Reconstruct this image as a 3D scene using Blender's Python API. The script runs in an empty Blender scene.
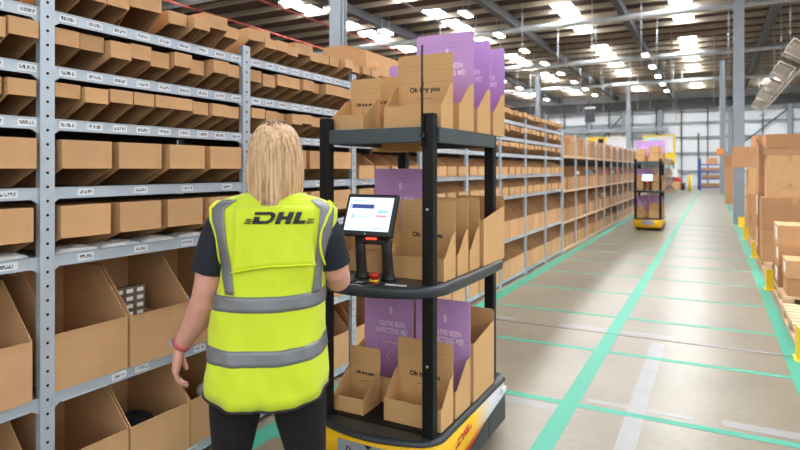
import bpy, bmesh, math, random
from mathutils import Vector, Matrix, noise
random.seed(7)
R = math.radians; PI = math.pi
SC = bpy.context.scene
COL = SC.collection

# ------------------------------------------------------------------ camera, world, lights, exposure
YAW = R(28.1); CAMH = 1.5; FPX = 586.0
camd = bpy.data.cameras.new('camera'); cam = bpy.data.objects.new('camera', camd); COL.objects.link(cam)
cam.location = (0, 0, CAMH); cam.rotation_euler = (R(90), 0, YAW)
camd.sensor_width = 36; camd.lens = FPX / 800 * 36; camd.shift_y = -56 / 800
camd.clip_start = 0.05; camd.clip_end = 300
camd.dof.use_dof = True; camd.dof.focus_distance = 2.55; camd.dof.aperture_fstop = 3.0
SC.camera = cam
SC.view_settings.view_transform = 'Standard'; SC.view_settings.look = 'None'
SC.view_settings.gamma = 1; SC.view_settings.use_curve_mapping = False
SC.view_settings.exposure = 1.05
w = bpy.data.worlds.new('world'); SC.world = w; w.use_nodes = True
_n = w.node_tree.nodes; _l = w.node_tree.links
_tc = _n.new('ShaderNodeTexCoord'); _sp = _n.new('ShaderNodeSeparateXYZ'); _rp = _n.new('ShaderNodeValToRGB')
_l.new(_tc.outputs['Generated'], _sp.inputs[0]); _l.new(_sp.outputs['Z'], _rp.inputs[0]); _l.new(_rp.outputs[0], _n['Background'].inputs[0])
_rp.color_ramp.elements[0].position = 0.0; _rp.color_ramp.elements[0].color = (.16, .155, .15, 1)
_rp.color_ramp.elements[1].position = 0.04; _rp.color_ramp.elements[1].color = (.93, .97, 1.0, 1)
w.node_tree.nodes['Background'].inputs[1].default_value = 1.0
ROOF = 8.5

# ------------------------------------------------------------------ materials
def _mat(name):
    m = bpy.data.materials.new(name); m.use_nodes = True
    nt = m.node_tree; return m, nt, nt.nodes, nt.links, nt.nodes['Principled BSDF']
def S(c):   # srgb 0-255 -> linear
    f = lambda v: ((v / 255 + 0.055) / 1.055) ** 2.4 if v > 10 else v / 255 / 12.92
    return (f(c[0]), f(c[1]), f(c[2]), 1)
def mat(name, c, rough=0.6, metal=0.0, var=0.06, scale=6, bump=0.0, bscale=60, spec=0.5, emit=None, es=1, rnd=0.0, coat=0, trans=0, stretch=(1, 1, 1), sheen=0):
    m, nt, N, L, b = _mat(name)
    col = S(c)
    tc = N.new('ShaderNodeTexCoord'); mp = N.new('ShaderNodeMapping'); mp.inputs['Scale'].default_value = stretch
    L.new(tc.outputs['Object'], mp.inputs[0])
    nz = N.new('ShaderNodeTexNoise'); nz.inputs['Scale'].default_value = scale; nz.inputs['Detail'].default_value = 5
    L.new(mp.outputs[0], nz.inputs['Vector'])
    hsv = N.new('ShaderNodeHueSaturation'); hsv.inputs['Color'].default_value = col
    mr = N.new('ShaderNodeMapRange'); mr.inputs[1].default_value = 0.3; mr.inputs[2].default_value = 0.7
    mr.inputs[3].default_value = 1 - var; mr.inputs[4].default_value = 1 + var
    L.new(nz.outputs[0], mr.inputs[0])
    src = mr.outputs[0]
    if rnd:
        oi = N.new('ShaderNodeObjectInfo'); m2 = N.new('ShaderNodeMapRange'); m2.inputs[3].default_value = 1 - rnd; m2.inputs[4].default_value = 1 + rnd
        L.new(oi.outputs['Random'], m2.inputs[0])
        mm = N.new('ShaderNodeMath'); mm.operation = 'MULTIPLY'; L.new(src, mm.inputs[0]); L.new(m2.outputs[0], mm.inputs[1]); src = mm.outputs[0]
    L.new(src, hsv.inputs['Value']); L.new(hsv.outputs[0], b.inputs['Base Color'])
    b.inputs['Roughness'].default_value = rough; b.inputs['Metallic'].default_value = metal
    b.inputs['Specular IOR Level'].default_value = spec
    if coat: b.inputs['Coat Weight'].default_value = coat
    if trans: b.inputs['Transmission Weight'].default_value = trans
    if sheen: b.inputs['Sheen Weight'].default_value = sheen
    if emit: b.inputs['Emission Color'].default_value = S(emit); b.inputs['Emission Strength'].default_value = es
    if bump:
        n2 = N.new('ShaderNodeTexNoise'); n2.inputs['Scale'].default_value = bscale; n2.inputs['Detail'].default_value = 3
        L.new(mp.outputs[0], n2.inputs['Vector'])
        bp = N.new('ShaderNodeBump'); bp.inputs['Strength'].default_value = bump; bp.inputs['Distance'].default_value = 0.01
        L.new(n2.outputs[0], bp.inputs['Height']); L.new(bp.outputs[0], b.inputs['Normal'])
    return m
M = {}
M['card'] = mat('cardboard', (203, 159, 115), .85, var=.05, scale=9, bump=.08, bscale=90, rnd=.09, spec=.2)
M['card2'] = mat('cardboard_brown', (188, 141, 102), .85, var=.07, scale=5, bump=.08, bscale=60, rnd=.16, spec=.2)
M['kraft'] = mat('kraft_board', (206, 163, 112), .8, var=.03, scale=8, bump=.05, bscale=100, rnd=.03, spec=.2)
M['tape'] = mat('packing_tape', (190, 140, 92), .35, var=.03)
M['purple'] = mat('purple_board', (200, 156, 216), .6, var=.02, spec=.3)
M['crease'] = mat('crease_line', (182, 140, 94), .8)
M['crease_p'] = mat('purple_crease', (178, 132, 196), .7)
M['ink'] = mat('black_ink', (28, 24, 22), .6)
M['white'] = mat('white_print', (240, 238, 235), .6, var=.02)
M['pprint'] = mat('pale_purple_print', (246, 230, 250), .6, var=.02)
M['steel'] = mat('galvanised_steel', (184, 194, 204), .42, .35, var=.05, scale=14, bump=.03)
M['steelshelf'] = mat('galvanised_shelf', (150, 152, 150), .38, .6, var=.18, scale=22, bump=.25, bscale=25, stretch=(1, 4, 1))
M['hole'] = mat('slot_hole', (14, 14, 14), .9)
M['gapshade'] = mat('gap_shade_sheet', (92, 84, 78), .8)  # dark colour stands in for the shade behind the bins
M['black'] = mat('black_plastic', (26, 27, 29), .45, var=.05, bump=.02)
M['blackmetal'] = mat('black_powder_coat', (13, 12, 13), .55, var=.04, spec=.3)
M['rail'] = mat('slate_grey_rail', (62, 74, 78), .45, var=.05)
M['tray'] = mat('charcoal_tray', (48, 54, 58), .38, var=.05, bump=.02)
M['yellow'] = mat('yellow_plastic', (250, 193, 22), .38, var=.02)
M['yellowp'] = mat('yellow_paint', (245, 208, 30), .5, var=.05)
M['red'] = mat('red_plastic', (196, 28, 28), .4)
M['redprint'] = mat('red_print', (205, 22, 40), .5)
M['whitepl'] = mat('white_plastic', (225, 225, 228), .4, var=.02)
M['plate'] = mat('grey_plate', (158, 166, 172), .35, .3)
M['hivis'] = mat('hi_vis_fabric', (204, 222, 38), .75, var=.03, scale=4, bump=.12, bscale=35, emit=(190, 225, 10), es=0.0, sheen=.2)
M['hivis2'] = mat('hi_vis_binding', (226, 240, 40), .7, var=.02)
M['reflect'] = mat('reflective_tape', (124, 126, 130), .4, .35, var=.04, bump=.08, bscale=40)
M['logo'] = mat('logo_black', (30, 36, 34), .6)
M['tshirt'] = mat('navy_black_cotton', (26, 31, 42), .85, var=.1, bump=.2, bscale=60)
M['skin'] = mat('skin', (216, 160, 142), .5, var=.06, scale=18, bump=.06, bscale=120, spec=.35)
M['nail'] = mat('nail', (226, 178, 168), .3)
M['strap'] = mat('coral_strap', (214, 96, 104), .5)
M['shoe'] = mat('black_trainer', (30, 30, 34), .6)
M['sole'] = mat('white_sole', (220, 220, 218), .6)
M['eye'] = mat('eye_white', (235, 232, 228), .2)
M['iris'] = mat('iris', (60, 84, 100), .2)
M['lip'] = mat('lip', (196, 120, 116), .4)
M['wood'] = mat('pallet_wood', (222, 188, 152), .8, var=.12, scale=7, bump=.15, bscale=30, rnd=.06)
M['greywall'] = mat('grey_steel_paint', (140, 147, 155), .5, var=.03)
M['colgrey'] = mat('column_grey', (136, 142, 150), .5, var=.03)
M['darkbeam'] = mat('dark_rafter', (72, 72, 76), .7)
M['purlin'] = mat('purlin_beige', (172, 158, 140), .6, var=.1, scale=1)
M['lampbody'] = mat('lamp_housing', (200, 200, 200), .5)
M['glow'] = mat('lamp_glow', (255, 255, 255), .5, emit=(255, 255, 252), es=9)
M['sky'] = mat('skylight_glow', (255, 255, 255), .5, emit=(248, 252, 255), es=19)
M['redpipe'] = mat('red_pipe', (206, 96, 84), .5)
M['silverpipe'] = mat('silver_pipe', (188, 192, 196), .4, .3)
M['blue'] = mat('blue_paint', (40, 84, 160), .5, var=.04)
M['lblue'] = mat('pale_blue_panel', (190, 226, 232), .5)
M['bluecloth'] = mat('blue_cloth', (92, 136, 176), .9, bump=.4, bscale=20)
M['blackcloth'] = mat('black_goods', (34, 35, 42), .6, bump=.3, bscale=30)
M['greygoods'] = mat('grey_small_carton', (122, 108, 92), .6, var=.1)
M['paper'] = mat('white_paper', (235, 233, 228), .7)
M['orange'] = mat('orange_sign', (240, 140, 40), .5)
M['darkgrey'] = mat('dark_grey', (60, 64, 70), .6)
M['poly'] = mat('clear_film', (215, 215, 215), .25, var=.1, bump=.4, bscale=20)
M['screen'] = mat('screen_glow', (225, 236, 248), .3, emit=(200, 220, 248), es=.42)
M['screenblue'] = mat('screen_navy', (40, 60, 120), .3, emit=(40, 62, 130), es=.4)
M['screenpale'] = mat('screen_pale_blue', (150, 190, 230), .3, emit=(150, 190, 235), es=.4)
M['screenred'] = mat('screen_red', (220, 90, 110), .3, emit=(225, 90, 110), es=.4)
M['led'] = mat('red_led', (255, 60, 40), .4, emit=(255, 60, 40), es=1.3)
M['grille'] = mat('white_basket_wire', (206, 198, 188), .5)

# special materials ---------------------------------------------------
def floor_mat():
    m, nt, N, L, b = _mat('polished_concrete')
    tc = N.new('ShaderNodeTexCoord')
    a = N.new('ShaderNodeTexNoise'); a.inputs['Scale'].default_value = .9; a.inputs['Detail'].default_value = 8; a.inputs['Roughness'].default_value = .6
    c = N.new('ShaderNodeTexNoise'); c.inputs['Scale'].default_value = 22; c.inputs['Detail'].default_value = 6
    L.new(tc.outputs['Object'], a.inputs['Vector']); L.new(tc.outputs['Object'], c.inputs['Vector'])
    r = N.new('ShaderNodeValToRGB'); r.color_ramp.elements[0].position = .3; r.color_ramp.elements[1].position = .7
    r.color_ramp.elements[0].color = S((126, 116, 100)); r.color_ramp.elements[1].color = S((152, 141, 123))
    L.new(a.outputs[0], r.inputs[0])
    mx = N.new('ShaderNodeMixRGB'); mx.blend_type = 'MULTIPLY'; mx.inputs[0].default_value = .35
    r2 = N.new('ShaderNodeValToRGB'); r2.color_ramp.elements[0].position = .35; r2.color_ramp.elements[0].color = (.75, .75, .75, 1); r2.color_ramp.elements[1].position = .6
    L.new(c.outputs[0], r2.inputs[0]); L.new(r.outputs[0], mx.inputs[1]); L.new(r2.outputs[0], mx.inputs[2])
    L.new(mx.outputs[0], b.inputs['Base Color'])
    rr = N.new('ShaderNodeMapRange'); rr.inputs[3].default_value = .26; rr.inputs[4].default_value = .40
    L.new(a.outputs[0], rr.inputs[0]); L.new(rr.outputs[0], b.inputs['Roughness'])
    b.inputs['Specular IOR Level'].default_value = .45
    bp = N.new('ShaderNodeBump'); bp.inputs['Strength'].default_value = .06; bp.inputs['Distance'].default_value = .01
    L.new(c.outputs[0], bp.inputs['Height']); L.new(bp.outputs[0], b.inputs['Normal'])
    return m
M['floor'] = floor_mat()
M['teal'] = mat('teal_floor_tape', (58, 158, 132), .5, var=.07, scale=3)
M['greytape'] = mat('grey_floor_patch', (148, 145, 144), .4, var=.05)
M['joint'] = mat('floor_joint', (92, 84, 76), .9)

def label_mat():
    m, nt, N, L, b = _mat('barcode_label_print')
    tc = N.new('ShaderNodeTexCoord'); sp = N.new('ShaderNodeSeparateXYZ'); L.new(tc.outputs['Generated'], sp.inputs[0])
    cb = N.new('ShaderNodeCombineXYZ')
    oi = N.new('ShaderNodeObjectInfo')
    m1 = N.new('ShaderNodeMath'); m1.operation = 'MULTIPLY'; m1.inputs[1].default_value = 16; L.new(sp.outputs['Y'], m1.inputs[0])
    m2 = N.new('ShaderNodeMath'); m2.operation = 'MULTIPLY'; m2.inputs[1].default_value = 4; L.new(sp.outputs['Z'], m2.inputs[0])
    fl = N.new('ShaderNodeMath'); fl.operation = 'FLOOR'; L.new(m2.outputs[0], fl.inputs[0])
    m3 = N.new('ShaderNodeMath'); m3.operation = 'MULTIPLY'; m3.inputs[1].default_value = 37; L.new(oi.outputs['Random'], m3.inputs[0])
    L.new(m1.outputs[0], cb.inputs[0]); L.new(fl.outputs[0], cb.inputs[1]); L.new(m3.outputs[0], cb.inputs[2])
    nz = N.new('ShaderNodeTexNoise'); nz.inputs['Scale'].default_value = 1.9; nz.inputs['Detail'].default_value = 0; L.new(cb.outputs[0], nz.inputs['Vector'])
    gt = N.new('ShaderNodeMath'); gt.operation = 'GREATER_THAN'; gt.inputs[1].default_value = .5; L.new(nz.outputs[0], gt.inputs[0])
    def inside(sock, lo, hi):
        a = N.new('ShaderNodeMath'); a.operation = 'GREATER_THAN'; a.inputs[1].default_value = lo; L.new(sock, a.inputs[0])
        c = N.new('ShaderNodeMath'); c.operation = 'LESS_THAN'; c.inputs[1].default_value = hi; L.new(sock, c.inputs[0])
        p = N.new('ShaderNodeMath'); p.operation = 'MULTIPLY'; L.new(a.outputs[0], p.inputs[0]); L.new(c.outputs[0], p.inputs[1]); return p.outputs[0]
    i1 = inside(sp.outputs['Y'], .1, .9); i2 = inside(sp.outputs['Z'], .25, .75)
    p = N.new('ShaderNodeMath'); p.operation = 'MULTIPLY'; L.new(i1, p.inputs[0]); L.new(i2, p.inputs[1])
    q = N.new('ShaderNodeMath'); q.operation = 'MULTIPLY'; L.new(p.outputs[0], q.inputs[0]); L.new(gt.outputs[0], q.inputs[1])
    mx = N.new('ShaderNodeMixRGB'); mx.inputs[1].default_value = S((226, 228, 232)); mx.inputs[2].default_value = S((60, 62, 68))
    L.new(q.outputs[0], mx.inputs[0]); L.new(mx.outputs[0], b.inputs['Base Color']); b.inputs['Roughness'].default_value = .6
    return m
M['label'] = label_mat()

def hair_mat():
    m, nt, N, L, b = _mat('blonde_hair')
    tc = N.new('ShaderNodeTexCoord'); mp = N.new('ShaderNodeMapping'); mp.inputs['Scale'].default_value = (1, 1, .05); L.new(tc.outputs['Object'], mp.inputs[0])
    nz = N.new('ShaderNodeTexNoise'); nz.inputs['Scale'].default_value = 130; nz.inputs['Detail'].default_value = 4; L.new(mp.outputs[0], nz.inputs['Vector'])
    r = N.new('ShaderNodeValToRGB'); e = r.color_ramp.elements
    e[0].position = .33; e[0].color = S((172, 130, 96)); e[1].position = .68; e[1].color = S((240, 212, 176))
    x = r.color_ramp.elements.new(.5); x.color = S((216, 178, 136))
    L.new(nz.outputs[0], r.inputs[0])
    L.new(r.outputs[0], b.inputs['Base Color']); b.inputs['Roughness'].default_value = .42
    bp = N.new('ShaderNodeBump'); bp.inputs['Strength'].default_value = .5; bp.inputs['Distance'].default_value = .004
    L.new(nz.outputs[0], bp.inputs['Height']); L.new(bp.outputs[0], b.inputs['Normal'])
    return m
M['hair'] = hair_mat()
M['root'] = mat('brown_roots', (112, 78, 54), .5)

def knit_mat():
    m, nt, N, L, b = _mat('textured_black_leggings')
    tc = N.new('ShaderNodeTexCoord'); mp = N.new('ShaderNodeMapping'); mp.inputs['Scale'].default_value = (1, 1, 1.5); L.new(tc.outputs['Object'], mp.inputs[0])
    v = N.new('ShaderNodeTexVoronoi'); v.inputs['Scale'].default_value = 95; v.feature = 'DISTANCE_TO_EDGE'; L.new(mp.outputs[0], v.inputs['Vector'])
    r = N.new('ShaderNodeValToRGB'); r.color_ramp.elements[0].position = .02; r.color_ramp.elements[0].color = S((30, 22, 25)); r.color_ramp.elements[1].position = .16; r.color_ramp.elements[1].color = S((8, 5, 7))
    L.new(v.outputs['Distance'], r.inputs[0]); L.new(r.outputs[0], b.inputs['Base Color']); b.inputs['Roughness'].default_value = 1.0
    bp = N.new('ShaderNodeBump'); bp.inputs['Strength'].default_value = .6; bp.inputs['Distance'].default_value = .004; bp.invert = True
    L.new(v.outputs['Distance'], bp.inputs['Height']); L.new(bp.outputs[0], b.inputs['Normal'])
    return m
M['knit'] = knit_mat()

def side_paint():
    # vinyl wrap that fades from yellow to white along the vehicle
    m, nt, N, L, b = _mat('yellow_to_white_wrap')
    tc = N.new('ShaderNodeTexCoord'); sp = N.new('ShaderNodeSeparateXYZ'); L.new(tc.outputs['Object'], sp.inputs[0])
    mr = N.new('ShaderNodeMapRange'); mr.inputs[1].default_value = .42; mr.inputs[2].default_value = .68; L.new(sp.outputs['Y'], mr.inputs[0])
    mx = N.new('ShaderNodeMixRGB'); mx.inputs[1].default_value = S((250, 196, 24)); mx.inputs[2].default_value = S((222, 222, 226))
    L.new(mr.outputs[0], mx.inputs[0]); L.new(mx.outputs[0], b.inputs['Base Color']); b.inputs['Roughness'].default_value = .38
    return m
M['wrap'] = side_paint()

def deck_mat():
    m, nt, N, L, b = _mat('roof_sheeting')
    tc = N.new('ShaderNodeTexCoord'); wv = N.new('ShaderNodeTexWave'); wv.inputs['Scale'].default_value = 1.6; wv.bands_direction = 'X'
    L.new(tc.outputs['Object'], wv.inputs['Vector'])
    r = N.new('ShaderNodeValToRGB'); r.color_ramp.elements[0].color = S((54, 36, 33)); r.color_ramp.elements[1].color = S((74, 54, 48))
    L.new(wv.outputs[0], r.inputs[0]); L.new(r.outputs[0], b.inputs['Base Color']); b.inputs['Roughness'].default_value = 1.0
    return m
M['deck'] = deck_mat()
def wall_mat():
    m, nt, N, L, b = _mat('white_cladding')
    tc = N.new('ShaderNodeTexCoord'); wv = N.new('ShaderNodeTexWave'); wv.inputs['Scale'].default_value = 2.2; wv.bands_direction = 'X'
    L.new(tc.outputs['Object'], wv.inputs['Vector'])
    r = N.new('ShaderNodeValToRGB'); r.color_ramp.elements[0].color = S((206, 210, 216)); r.color_ramp.elements[1].color = S((232, 234, 238))
    L.new(wv.outputs[0], r.inputs[0]); L.new(r.outputs[0], b.inputs['Base Color']); b.inputs['Roughness'].default_value = .6
    return m
M['cladding'] = wall_mat()

# ------------------------------------------------------------------ mesh helpers
class MB:
    def __init__(s): s.bm = bmesh.new(); s.mats = []
    def _mi(s, m):
        if m is None: return 0
        if m not in s.mats: s.mats.append(m)
        return s.mats.index(m)
    def face(s, pts, m=None):
        vs = [s.bm.verts.new(p) for p in pts]
        f = s.bm.faces.new(vs); f.material_index = s._mi(m); return f
    def box(s, c, d, m=None, rot=None, bev=0):
        hx, hy, hz = d[0] / 2, d[1] / 2, d[2] / 2
        mt = Matrix.Translation(c)
        if rot is not None: mt = mt @ (rot if isinstance(rot, Matrix) else Matrix.Rotation(rot, 4, 'Z'))
        vs = [s.bm.verts.new(mt @ Vector((x * hx, y * hy, z * hz))) for x in (-1, 1) for y in (-1, 1) for z in (-1, 1)]
        fs = []
        for q in ((0, 1, 3, 2), (4, 6, 7, 5), (0, 4, 5, 1), (2, 3, 7, 6), (0, 2, 6, 4), (1, 5, 7, 3)):
            f = s.bm.faces.new([vs[i] for i in q]); f.material_index = s._mi(m); fs.append(f)
        if bev:
            es = list({e for f in fs for e in f.edges})
            r = bmesh.ops.bevel(s.bm, geom=es, offset=bev, segments=2, affect='EDGES', profile=.5)
            for f in r['faces']: f.material_index = s._mi(m)
        return s
    def b2(s, lo, hi, m=None, bev=0):
        return s.box([(lo[i] + hi[i]) / 2 for i in range(3)], [abs(hi[i] - lo[i]) for i in range(3)], m, None, bev)
    def prism(s, pts, axis, a, b, m=None):
        """extrude a 2D outline along axis ('x','y','z') from a to b"""
        def P(p, t):
            return {'x': (t, p[0], p[1]), 'y': (p[0], t, p[1]), 'z': (p[0], p[1], t)}[axis]
        A = [s.bm.verts.new(P(p, a)) for p in pts]; B = [s.bm.verts.new(P(p, b)) for p in pts]
        n = len(pts); mi = s._mi(m)
        fs = [s.bm.faces.new(A), s.bm.faces.new(B[::-1])]
        for i in range(n): fs.append(s.bm.faces.new([A[i], B[i], B[(i + 1) % n], A[(i + 1) % n]]))
        for f in fs: f.material_index = mi
        return s
    def tube(s, pts, r, m=None, seg=10, cap=True, sx=1.0, up=None):
        pts = [Vector(p) for p in pts]; n = len(pts)
        rs = r if isinstance(r, (list, tuple)) else [r] * n
        rings = []; mi = s._mi(m)
        prev = None
        for i, p in enumerate(pts):
            t = (pts[min(i + 1, n - 1)] - pts[max(i - 1, 0)]).normalized()
            if prev is None:
                u = Vector(up) if up is not None else (Vector((0, 0, 1)) if abs(t.z) < .9 else Vector((1, 0, 0)))
            else: u = prev
            u = (u - t * u.dot(t)).normalized(); prev = u; v = t.cross(u)
            rings.append([s.bm.verts.new(p + (u * math.cos(2 * PI * k / seg) * sx + v * math.sin(2 * PI * k / seg)) * rs[i]) for k in range(seg)])
        for i in range(n - 1):
            for k in range(seg):
                f = s.bm.faces.new([rings[i][k], rings[i][(k + 1) % seg], rings[i + 1][(k + 1) % seg], rings[i + 1][k]]); f.material_index = mi; f.smooth = True
        if cap:
            f = s.bm.faces.new(rings[0][::-1]); f.material_index = mi
            f = s.bm.faces.new(rings[-1]); f.material_index = mi
        return s
    def cyl(s, c, r, h, m=None, seg=20, axis='z', r2=None):
        d = {'x': Vector((1, 0, 0)), 'y': Vector((0, 1, 0)), 'z': Vector((0, 0, 1))}[axis] * h / 2
        c = Vector(c); return s.tube([c - d, c + d], [r, r if r2 is None else r2], m, seg)
    def loft(s, rings, m=None, cap=True, closed=True, smooth=True):
        V = [[s.bm.verts.new(p) for p in r] for r in rings]; mi = s._mi(m); n = len(V[0])
        for i in range(len(V) - 1):
            for k in range(n if closed else n - 1):
                f = s.bm.faces.new([V[i][k], V[i][(k + 1) % n], V[i + 1][(k + 1) % n], V[i + 1][k]]); f.material_index = mi; f.smooth = smooth
        if cap and closed:
            for q in (V[0][::-1], V[-1]):
                f = s.bm.faces.new(q); f.material_index = mi
        return s
    def ball(s, c, r, m=None, seg=16, rings=10):
        c = Vector(c); r = Vector(r) if hasattr(r, '__len__') else Vector((r, r, r))
        R_ = []
        for i in range(1, rings):
            a = PI * i / rings
            R_.append([c + Vector((math.sin(a) * math.cos(2 * PI * k / seg) * r.x, math.sin(a) * math.sin(2 * PI * k / seg) * r.y, math.cos(a) * r.z)) for k in range(seg)])
        return s.loft(R_[::-1], m)
    def build(s, name, m=None, parent=None, bevel=0, smooth=False):
        me = bpy.data.meshes.new(name)
        bmesh.ops.recalc_face_normals(s.bm, faces=s.bm.faces)
        s.bm.to_mesh(me); s.bm.free()
        ms = [M[x] if isinstance(x, str) else x for x in s.mats] or [M[m] if isinstance(m, str) else m]
        for x in ms: me.materials.append(x)
        if smooth:
            for p in me.polygons: p.use_smooth = True
        o = bpy.data.objects.new(name, me); COL.objects.link(o)
        if parent is not None: o.parent = parent
        if bevel:
            md = o.modifiers.new('edge', 'BEVEL'); md.width = bevel; md.segments = 2; md.limit_method = 'ANGLE'
        return o

def tag(o, label=None, cat=None, group=None, kind=None):
    if label: o['label'] = label
    if cat: o['category'] = cat
    if group: o['group'] = group
    if kind: o['kind'] = kind
    return o
def empty(name, loc=(0, 0, 0), label=None, cat=None, group=None, rz=0):
    o = bpy.data.objects.new(name, None); COL.objects.link(o); o.location = loc; o.rotation_euler = (0, 0, rz)
    o.empty_display_size = .1
    return tag(o, label, cat, group)
def kids(o): return [c for c in KID.get(o.name, [])]
def index_children():
    KID.clear()
    for o in COL.objects:
        if o.parent: KID.setdefault(o.parent.name, []).append(o)
KID = {}
def copy_tree(o, parent=None):
    c = o.copy(); COL.objects.link(c)
    if parent is not None: c.parent = parent
    for ch in KID.get(o.name, []): copy_tree(ch, c)
    return c
def text_mesh(body, size, m, name, parent, mat4, depth=.0004, bold=.0, shear=0, align='CENTER', spacing=1):
    cu = bpy.data.curves.new(name, 'FONT'); cu.body = body; cu.size = size; cu.align_x = align; cu.extrude = depth; cu.offset = bold; cu.shear = shear; cu.space_character = spacing
    t = bpy.data.objects.new(name, cu); COL.objects.link(t)
    dg = bpy.context.evaluated_depsgraph_get(); me = bpy.data.meshes.new_from_object(t.evaluated_get(dg))
    bpy.data.objects.remove(t)
    me.transform(mat4); me.materials.clear(); me.materials.append(M[m])
    o = bpy.data.objects.new(name, me); COL.objects.link(o); o.parent = parent
    return o
FACE_Y = Matrix.Rotation(R(90), 4, 'X')      # text upright, facing -Y
def noisev(x, y, z): return noise.noise(Vector((x, y, z)))
ORD = ['first', 'second', 'third', 'fourth', 'fifth', 'sixth', 'seventh', 'eighth', 'ninth', 'tenth', 'eleventh', 'twelfth', 'thirteenth', 'fourteenth', 'fifteenth', 'sixteenth',
       'seventeenth', 'eighteenth', 'nineteenth', 'twentieth', 'twenty-first', 'twenty-second', 'twenty-third', 'twenty-fourth', 'twenty-fifth', 'twenty-sixth', 'twenty-seventh', 'twenty-eighth', 'twenty-ninth', 'thirtieth', 'thirty-first', 'thirty-second']
# ------------------------------------------------------------------ the hall
WY = 58.0
fl = MB().b2((-32, -6, -.2), (14, WY, 0)).build('floor', 'floor'); tag(fl, kind='structure')
def floor_strip(name, lo, hi, m, z=.0012):
    return MB().b2((lo[0], lo[1], 0.0002), (hi[0], hi[1], z)).build(name, m, fl)
floor_strip('tape_line', (-2.30, 1.0), (-2.17, 46), 'teal', .0016)
floor_strip('tape_line', (-.865, -.5), (-.755, 46), 'teal', .0016)
floor_strip('tape_line', (.50, 3.0), (.61, 46), 'teal', .0016)
y_ = 1.37
while y_ < 44:
    floor_strip('tape_line', (-2.17, y_ - .033), (.50, y_ + .033), 'teal'); y_ += 1.223
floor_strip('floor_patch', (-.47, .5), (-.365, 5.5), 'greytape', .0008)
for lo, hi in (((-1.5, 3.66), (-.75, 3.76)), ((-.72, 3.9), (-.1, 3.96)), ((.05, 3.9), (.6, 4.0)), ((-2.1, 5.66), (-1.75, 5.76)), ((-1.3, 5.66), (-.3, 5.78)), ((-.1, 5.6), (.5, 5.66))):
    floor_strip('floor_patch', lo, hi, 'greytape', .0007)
for yj in (5.60, 17.6, 29.6):
    floor_strip('floor_joint', (-2.3, yj - .006), (3, yj + .006), 'joint', .0018)

roof = MB().b2((-32, -3, ROOF), (14, WY, ROOF + .15)).build('ceiling', 'deck'); tag(roof, kind='structure')
yy = 1.0
while yy < WY - 1:
    MB().b2((-31.5, yy - .02, ROOF - .20), (13.5, yy + .05, ROOF - .002)).build('purlin', 'purlin', roof); yy += 1.55
for xr in (-26, -20.5, -13.2, -7.9, -3.3, 2.2, 8.0):
    MB().b2((xr - .13, -2, ROOF - .62), (xr + .13, WY - .1, ROOF - .262)).build('rafter', 'darkbeam', roof)
for yt in (5.5, 15.6, 25.7, 35.5, 46.0):
    t = MB(); t.tube([(-31, yt, 7.75), (13, yt, 7.75)], .13, None, 10); t.build('tie_beam', 'silverpipe', roof)

wb = MB().b2((-32, WY, -.1), (14, WY + .2, ROOF)).build('wall_back', 'cladding'); tag(wb, kind='structure')
for z_ in (1.3, 2.9, 4.3, 5.6, 6.6):
    MB().b2((-31.5, WY - .16, z_ - .09), (13.5, WY - .002, z_ + .09)).build('wall_rail', 'greywall', wb)
for x_ in [-25 + 2.05 * q for q in range(18)]:
    MB().b2((x_ - .05, WY - .30, 0), (x_ + .05, WY - .162, ROOF - .8)).build('wall_stud', 'darkgrey', wb)
MB().b2((-31.5, WY - .6, 4.9), (-3.5, WY - .3, 5.25)).build('cable_tray', 'greywall', wb)
for x_ in (-26, -20, -14.5, -10.4, -7.3, -4.2, 1.3, 5.6, 9.5):
    MB().b2((x_ - .17, WY - .42, 0), (x_ + .17, WY - .162, ROOF - .7)).build('wall_post', 'colgrey', wb)
MB().b2((-31.5, WY - .5, 6.9), (13.5, WY - .43, 7.7)).build('eaves_beam', 'darkbeam', wb)
for x0, x1 in ((-10.4, -7.3), (1.3, 5.6)):
    MB().tube([(x0, WY - .3, 2.9), (x1, WY - .3, 6.6)], .05).build('brace', 'darkgrey', wb)
wl = MB().b2((-32.2, -3, -.1), (-32, WY, ROOF)).build('wall_left', 'cladding'); tag(wl, kind='structure')
wr = MB().b2((14, 12, -.1), (14.2, WY, ROOF)).build('wall_right', 'cladding'); tag(wr, kind='structure')

# skylights
wn = 0
def skylight(x, y, l=2.6, wd=.80):
    global wn; wn += 1
    o = MB().b2((x - wd / 2, y - l / 2, ROOF - .03), (x + wd / 2, y + l / 2, ROOF - .003)).build('window_%d' % wn, 'sky'); tag(o, kind='structure')
for x in (-1.2, -5.7, -11.0, -15.6, 4.0, 9.4):  # last row and far end of the one before added to brighten back wall
    for k in range(17):
        y = 4.3 + 3.1 * k + (0.6 if x < -8 else 0)
        if k % 5 == 4 or (3 < x < 5 and 13 < y < 46): continue
        skylight(x, y, 2.3 if k % 3 else 1.6)
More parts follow.
